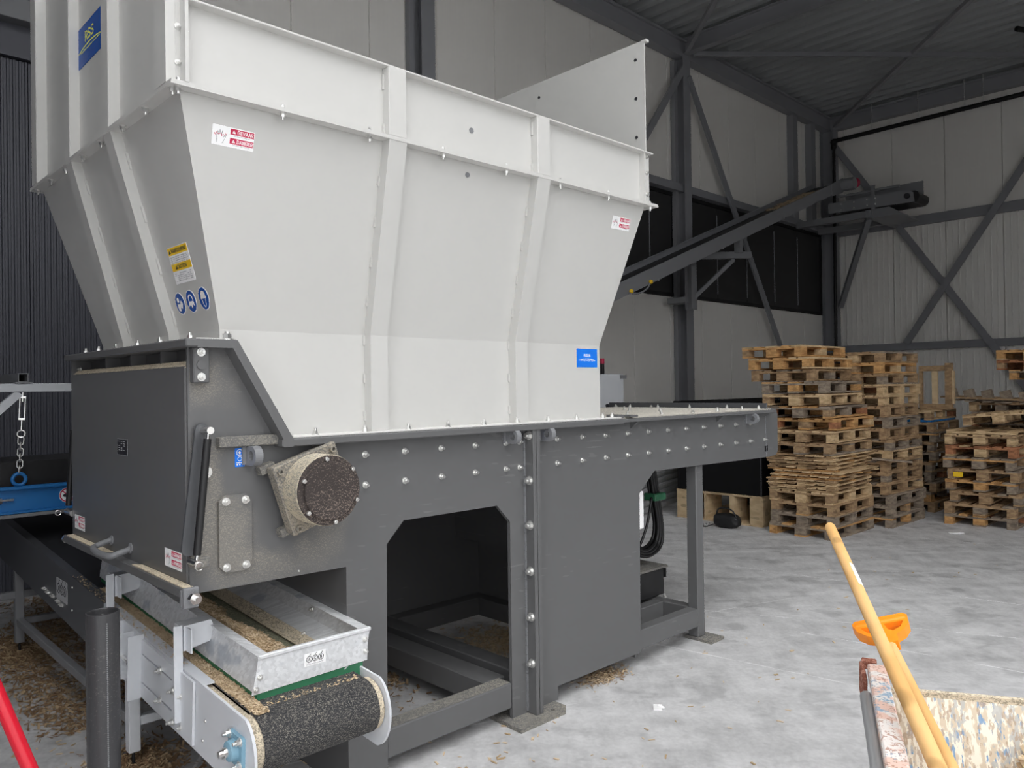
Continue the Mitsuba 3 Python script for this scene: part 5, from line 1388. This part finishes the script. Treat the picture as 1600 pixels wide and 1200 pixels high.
part(fr, 'stile', box(FX, FX + 0.06, 3.62, 3.66, FZ + 0.07, FZ + 0.50, 0.003), 'm_wood_brown')
part(fr, 'slat', box(FX + 0.02, FX + 0.06, 3.44, 3.51, FZ + 0.07, FZ + 0.50, 0.003), 'm_ply', label='pale upright slat')
# right stack
for i, (z, tn_) in enumerate(((0.0, 3), (0.13, 2), (0.262, 2), (0.394, 3), (0.526, 2), (0.658, 3), (0.790, 4), (0.922, 1))):
    pallet(10.42 + rng.uniform(-0.03, 0.03), 2.66 + rng.uniform(-0.03, 0.03), z, rng.uniform(-2.5, 2.5), tn_, ('wooden pallet on the floor at the foot of the right stack' if i == 0 else 'red-brown pallet, seventh from the floor in the right stack' if i == 6 else 'pale pallet, eighth from the floor in the right stack' if i == 7 else 'wooden pallet, %s from the floor in the right stack' % ORD[i]), G4)
single('block_sticker', box(9.888, 9.8925, 2.83, 2.93, 0.555, 0.61), 'm_signyellow', 'small yellow sticker on a pallet block of the right stack', 'sticker')
t = thing('slatted_frame', 'thin slatted frame lying on the right stack', 'wooden frame')
for k, yy in enumerate((2.34, 2.65, 2.96)):
    part(t, 'slat', box(9.93, 10.95, yy - 0.05, yy + 0.05, 1.075, 1.09), WOODS[1])
for k, xx in enumerate((9.95, 10.45, 10.9)):
    part(t, 'cross_board', box(xx - 0.04, xx + 0.04, 2.30, 3.0, 1.05, 1.075), WOODS[1])
pallet(10.62, 2.55, 1.165, 4.0, 1, 'pallet lying tilted across the top of the right stack', G4, tilt=(-5.0, 0), s=1.0)
up = thing('upturned_pallet', 'dark upturned pallet with blocks showing on the pallets at right', 'pallet')
for k in range(6):
    y = 3.30 - 0.205 * k
    part(up, 'block', moved(box(-0.05, 0.05, -0.055, 0.055, 0, 0.12, 0.003), frame((11.2, y, 1.44 - 0.010 * k), (1, 0, 0.0), (0, 1, -0.25))), 'm_wood_grey')
    part(up, 'cross_board', box(11.1, 12.0, y - 0.05, y + 0.05, 1.40 - 0.010 * k, 1.418 - 0.010 * k), 'm_wood_grey')
part(up, 'deck_board', moved(box(-0.06, 0.06, -0.66, 0.66, 0, 0.02), frame((11.2, 2.78, 1.412), (1, 0, 0), (0, 1, 0.045))), 'm_wood_brown')
part(up, 'deck_board', moved(box(-0.06, 0.06, -0.66, 0.66, 0, 0.02), frame((11.8, 2.78, 1.412), (1, 0, 0), (0, 1, 0.045))), 'm_wood_brown')
for i in range(11):
    pallet(11.72, 2.75, 0.126 * i, rng.uniform(-2, 2), (2, 3)[i % 2], 'wooden pallet, %s in the stack behind the right stack' % (ORD[i] if i else 'lowest'), 'pallets behind the right stack')
for i in range(16):
    lift = 1.6 if i >= 13 else 0
    dy = 0.0 if i < 12 else (0.08, 0.34, 0.48, 0.50)[i - 12]
    pallet(12.2 - (0.3 if i >= 12 else 0), 2.00 + dy - 0.12 * (i < 12), 0.128 * i, rng.uniform(-2, 2), (2, 3, 4, 0)[i % 4], 'wooden pallet, %s in the tall stack at the right edge of the photo' % (ORD[i] if i else 'lowest'), 'pallets in the tall right edge stack')

# ---------------------------------------------------------------- tipping bin, broom and shovel in the foreground
bn = thing('tipping_bin', 'old tipping bin with flaking paint at the lower right', 'bin')
# rim about 0.86 m up; e1 runs along the far rim to the right, e2 back towards the doorway
F0 = V(2.180, 0.838, 0)
e1, e2 = unit(V(0.495, -0.869, 0)), unit(V(-0.908, -0.419, 0))
ZB = 0.86


def bp(a, b, z):
    return F0 + e1 * a + e2 * b + V(0, 0, z)


wdt, lng = 0.95, 1.15
# the far wall leans in towards the bottom, the side walls are upright
part(bn, 'far_wall', quadplate([bp(0.0, 0.13, ZB), bp(0.0, 0.43, 0.20), bp(wdt, 0.43, 0.20), bp(wdt, 0.13, ZB)], 0.012), 'm_peel', label='sloping inner wall with flaking blue and cream paint')
part(bn, 'rim', obar(bp(0.0, 0.125, ZB), bp(wdt, 0.125, ZB), 0.016, 0.014), 'm_tan')
sd = [bp(0.0, 0.0, ZB), bp(0.0, lng, ZB - 0.02), bp(0.0, lng, 0.16), bp(0.0, 0.43, 0.16)]
part(bn, 'side_wall', quadplate(sd, 0.012), 'm_rustpaint')
part(bn, 'side_rim', obar(bp(-0.004, -0.02, ZB + 0.002), bp(-0.004, lng, ZB - 0.018), 0.046, 0.03, bev=0.004), 'm_rustpaint', label='side rim with pink and blue flaking paint')
part(bn, 'outer_tube', tube([bp(-0.038, 0.10, ZB - 0.03), bp(-0.038, lng, ZB - 0.05)], 0.015, 12), 'm_alu', True, label='bare metal tube along the outer side rim')
part(bn, 'side_wall', quadplate([p + e1 * wdt for p in sd[::-1]], 0.012), 'm_rustpaint')
part(bn, 'near_wall', quadplate([bp(0, lng, 0.16), bp(wdt, lng, 0.16), bp(wdt, lng, ZB - 0.25), bp(0, lng, ZB - 0.25)], 0.012), 'm_rustpaint')
part(bn, 'bottom', quadplate([bp(0, 0.42, 0.16), bp(0, lng, 0.16), bp(wdt, lng, 0.16), bp(wdt, 0.42, 0.16)], 0.012), 'm_rustpaint')
part(bn, 'hook', cat(obar(bp(-0.040, -0.075, ZB - 0.035), bp(-0.036, 0.03, ZB - 0.05), 0.012, 0.085, bev=0.003), obar(bp(-0.04, -0.070, ZB + 0.0), bp(0.0, -0.065, ZB + 0.0), 0.03, 0.024, bev=0.003)), 'm_rust', label='rusty hook at the rim corner')
part(bn, 'skid', cat(*[obar(bp(a, 0.40, 0.08), bp(a, lng, 0.08), 0.08, 0.16) for a in (0.15, 0.8)]), 'm_rust')
n = 5200
ca_, cb_ = nrg.uniform(0.24, wdt - 0.02, n), nrg.uniform(0.14, 1.0, n)


def binh(a, b):
    return ZB - 0.26 + 1.5 * np.clip(a - 0.20, 0, 0.11) + 0.2 * np.clip(a - 0.31, 0, 0.3) - 0.05 * b


lim = ZB - ((cb_ - 0.13) / 0.30) * (ZB - 0.20)
hz = binh(ca_, cb_)
keep = (hz > lim) | (cb_ > 0.43)
P = np.array([bp(a, b, h + nrg.uniform(0, 0.02)) for a, b, h in zip(ca_[keep], cb_[keep], hz[keep])])
aa, bb = np.linspace(0.02, wdt - 0.02, 30), np.linspace(0.05, 1.1, 30)
hm = heap_surface(lambda A_, B_: np.maximum(binh(A_, B_), 0.18), aa, bb)
hm.vertices = np.array([bp(a, b, min(h, 5)) for a, b, h in hm.vertices])
chips('wood_chips', 'pale coarse wood chips in the tipping bin at the lower right', P, 0.045, (0, 0, 1), hm, flat=0.6, aspect=(2.5, 6.0))

bs = thing('broom_handle', 'long pale wooden tool handle leaning out of the tipping bin', 'handle')
h0, h1 = V(2.618, 1.160, 1.160), V(1.684, 0.535, 0.878)
hd_ = unit(h1 - h0)
prof = [(0, 0), (0.010, 0.001), (0.0155, 0.006), (0.0172, 0.015), (0.0172, 1.25), (0, 1.25)]
part(bs, 'shaft', lathe(prof, h0 - hd_ * 0.008, hd_, 24), 'm_handle', 40)
lab = unit(V(0, 0, EYE) - h0)
lab = unit(lab - hd_ * np.dot(lab, hd_))
sdv = unit(np.cross(hd_, lab))
sdv = sdv if np.dot(sdv, rt0) > 0 else -sdv
part(bs, 'label', trimesh.convex.convex_hull(np.array([h0 + hd_ * s + rr * (lab * math.cos(t) + sdv * math.sin(t)) for s in (0.30, 0.43) for t in (0.55, 0.85, 1.2, 1.5) for rr in (0.0165, 0.0178)])), 'm_white', label='white paper label on the handle')
sv = thing('shovel', 'shovel with orange plastic grip standing in the tipping bin', 'shovel')
g0 = V(2.331, 0.881, 0.932)                     # centre of the grip
g1 = V(1.938, 0.609, 0.815)
gd = unit(g1 - g0)                              # from the grip down the shaft
gx = V(0.078, -0.076, 0.037)
gx = unit(gx - gd * np.dot(gx, gd))
gn = np.cross(gx, gd)
GM = frame(g0, gx, -gd) @ np.diag([1.07, 1.07, 1.07, 1.0])
out = Polygon([(-0.068, 0.030), (-0.060, 0.040), (0.060, 0.040), (0.068, 0.030), (0.062, -0.005), (0.045, -0.030), (0.022, -0.045), (0.018, -0.075), (-0.018, -0.075), (-0.022, -0.045), (-0.045, -0.030), (-0.062, -0.005)]).buffer(0.004)
holes = unary_union([Polygon([(-0.053, 0.006), (-0.008, 0.006), (-0.012, -0.020), (-0.022, -0.028), (-0.042, -0.016)]).buffer(0.002), Polygon([(0.053, 0.006), (0.008, 0.006), (0.012, -0.020), (0.022, -0.028), (0.042, -0.016)]).buffer(0.002)])
gp = extr(out.difference(holes), 0.028)
gp.apply_translation((0, 0, -0.014))
bar_ = moved(trimesh.creation.cylinder(0.0165, 0.128, sections=20), frame((0, 0.024, 0), (0, 1, 0), (0, 0, 1)))
part(sv, 'grip', moved(cat(gp, bar_), GM), 'm_orange', 30, label='orange plastic D-shaped grip')
part(sv, 'shaft', cyl(g0 + gd * 0.07, g1 + gd * 0.35, 0.0145, 20), 'm_handle', 30)
part(sv, 'blade', quadplate([g1 + gd * 0.33 + gx * 0.10, g1 + gd * 0.33 - gx * 0.10, g1 + gd * 0.58 - gx * 0.10, g1 + gd * 0.58 + gx * 0.10], 0.004), 'm_grey')
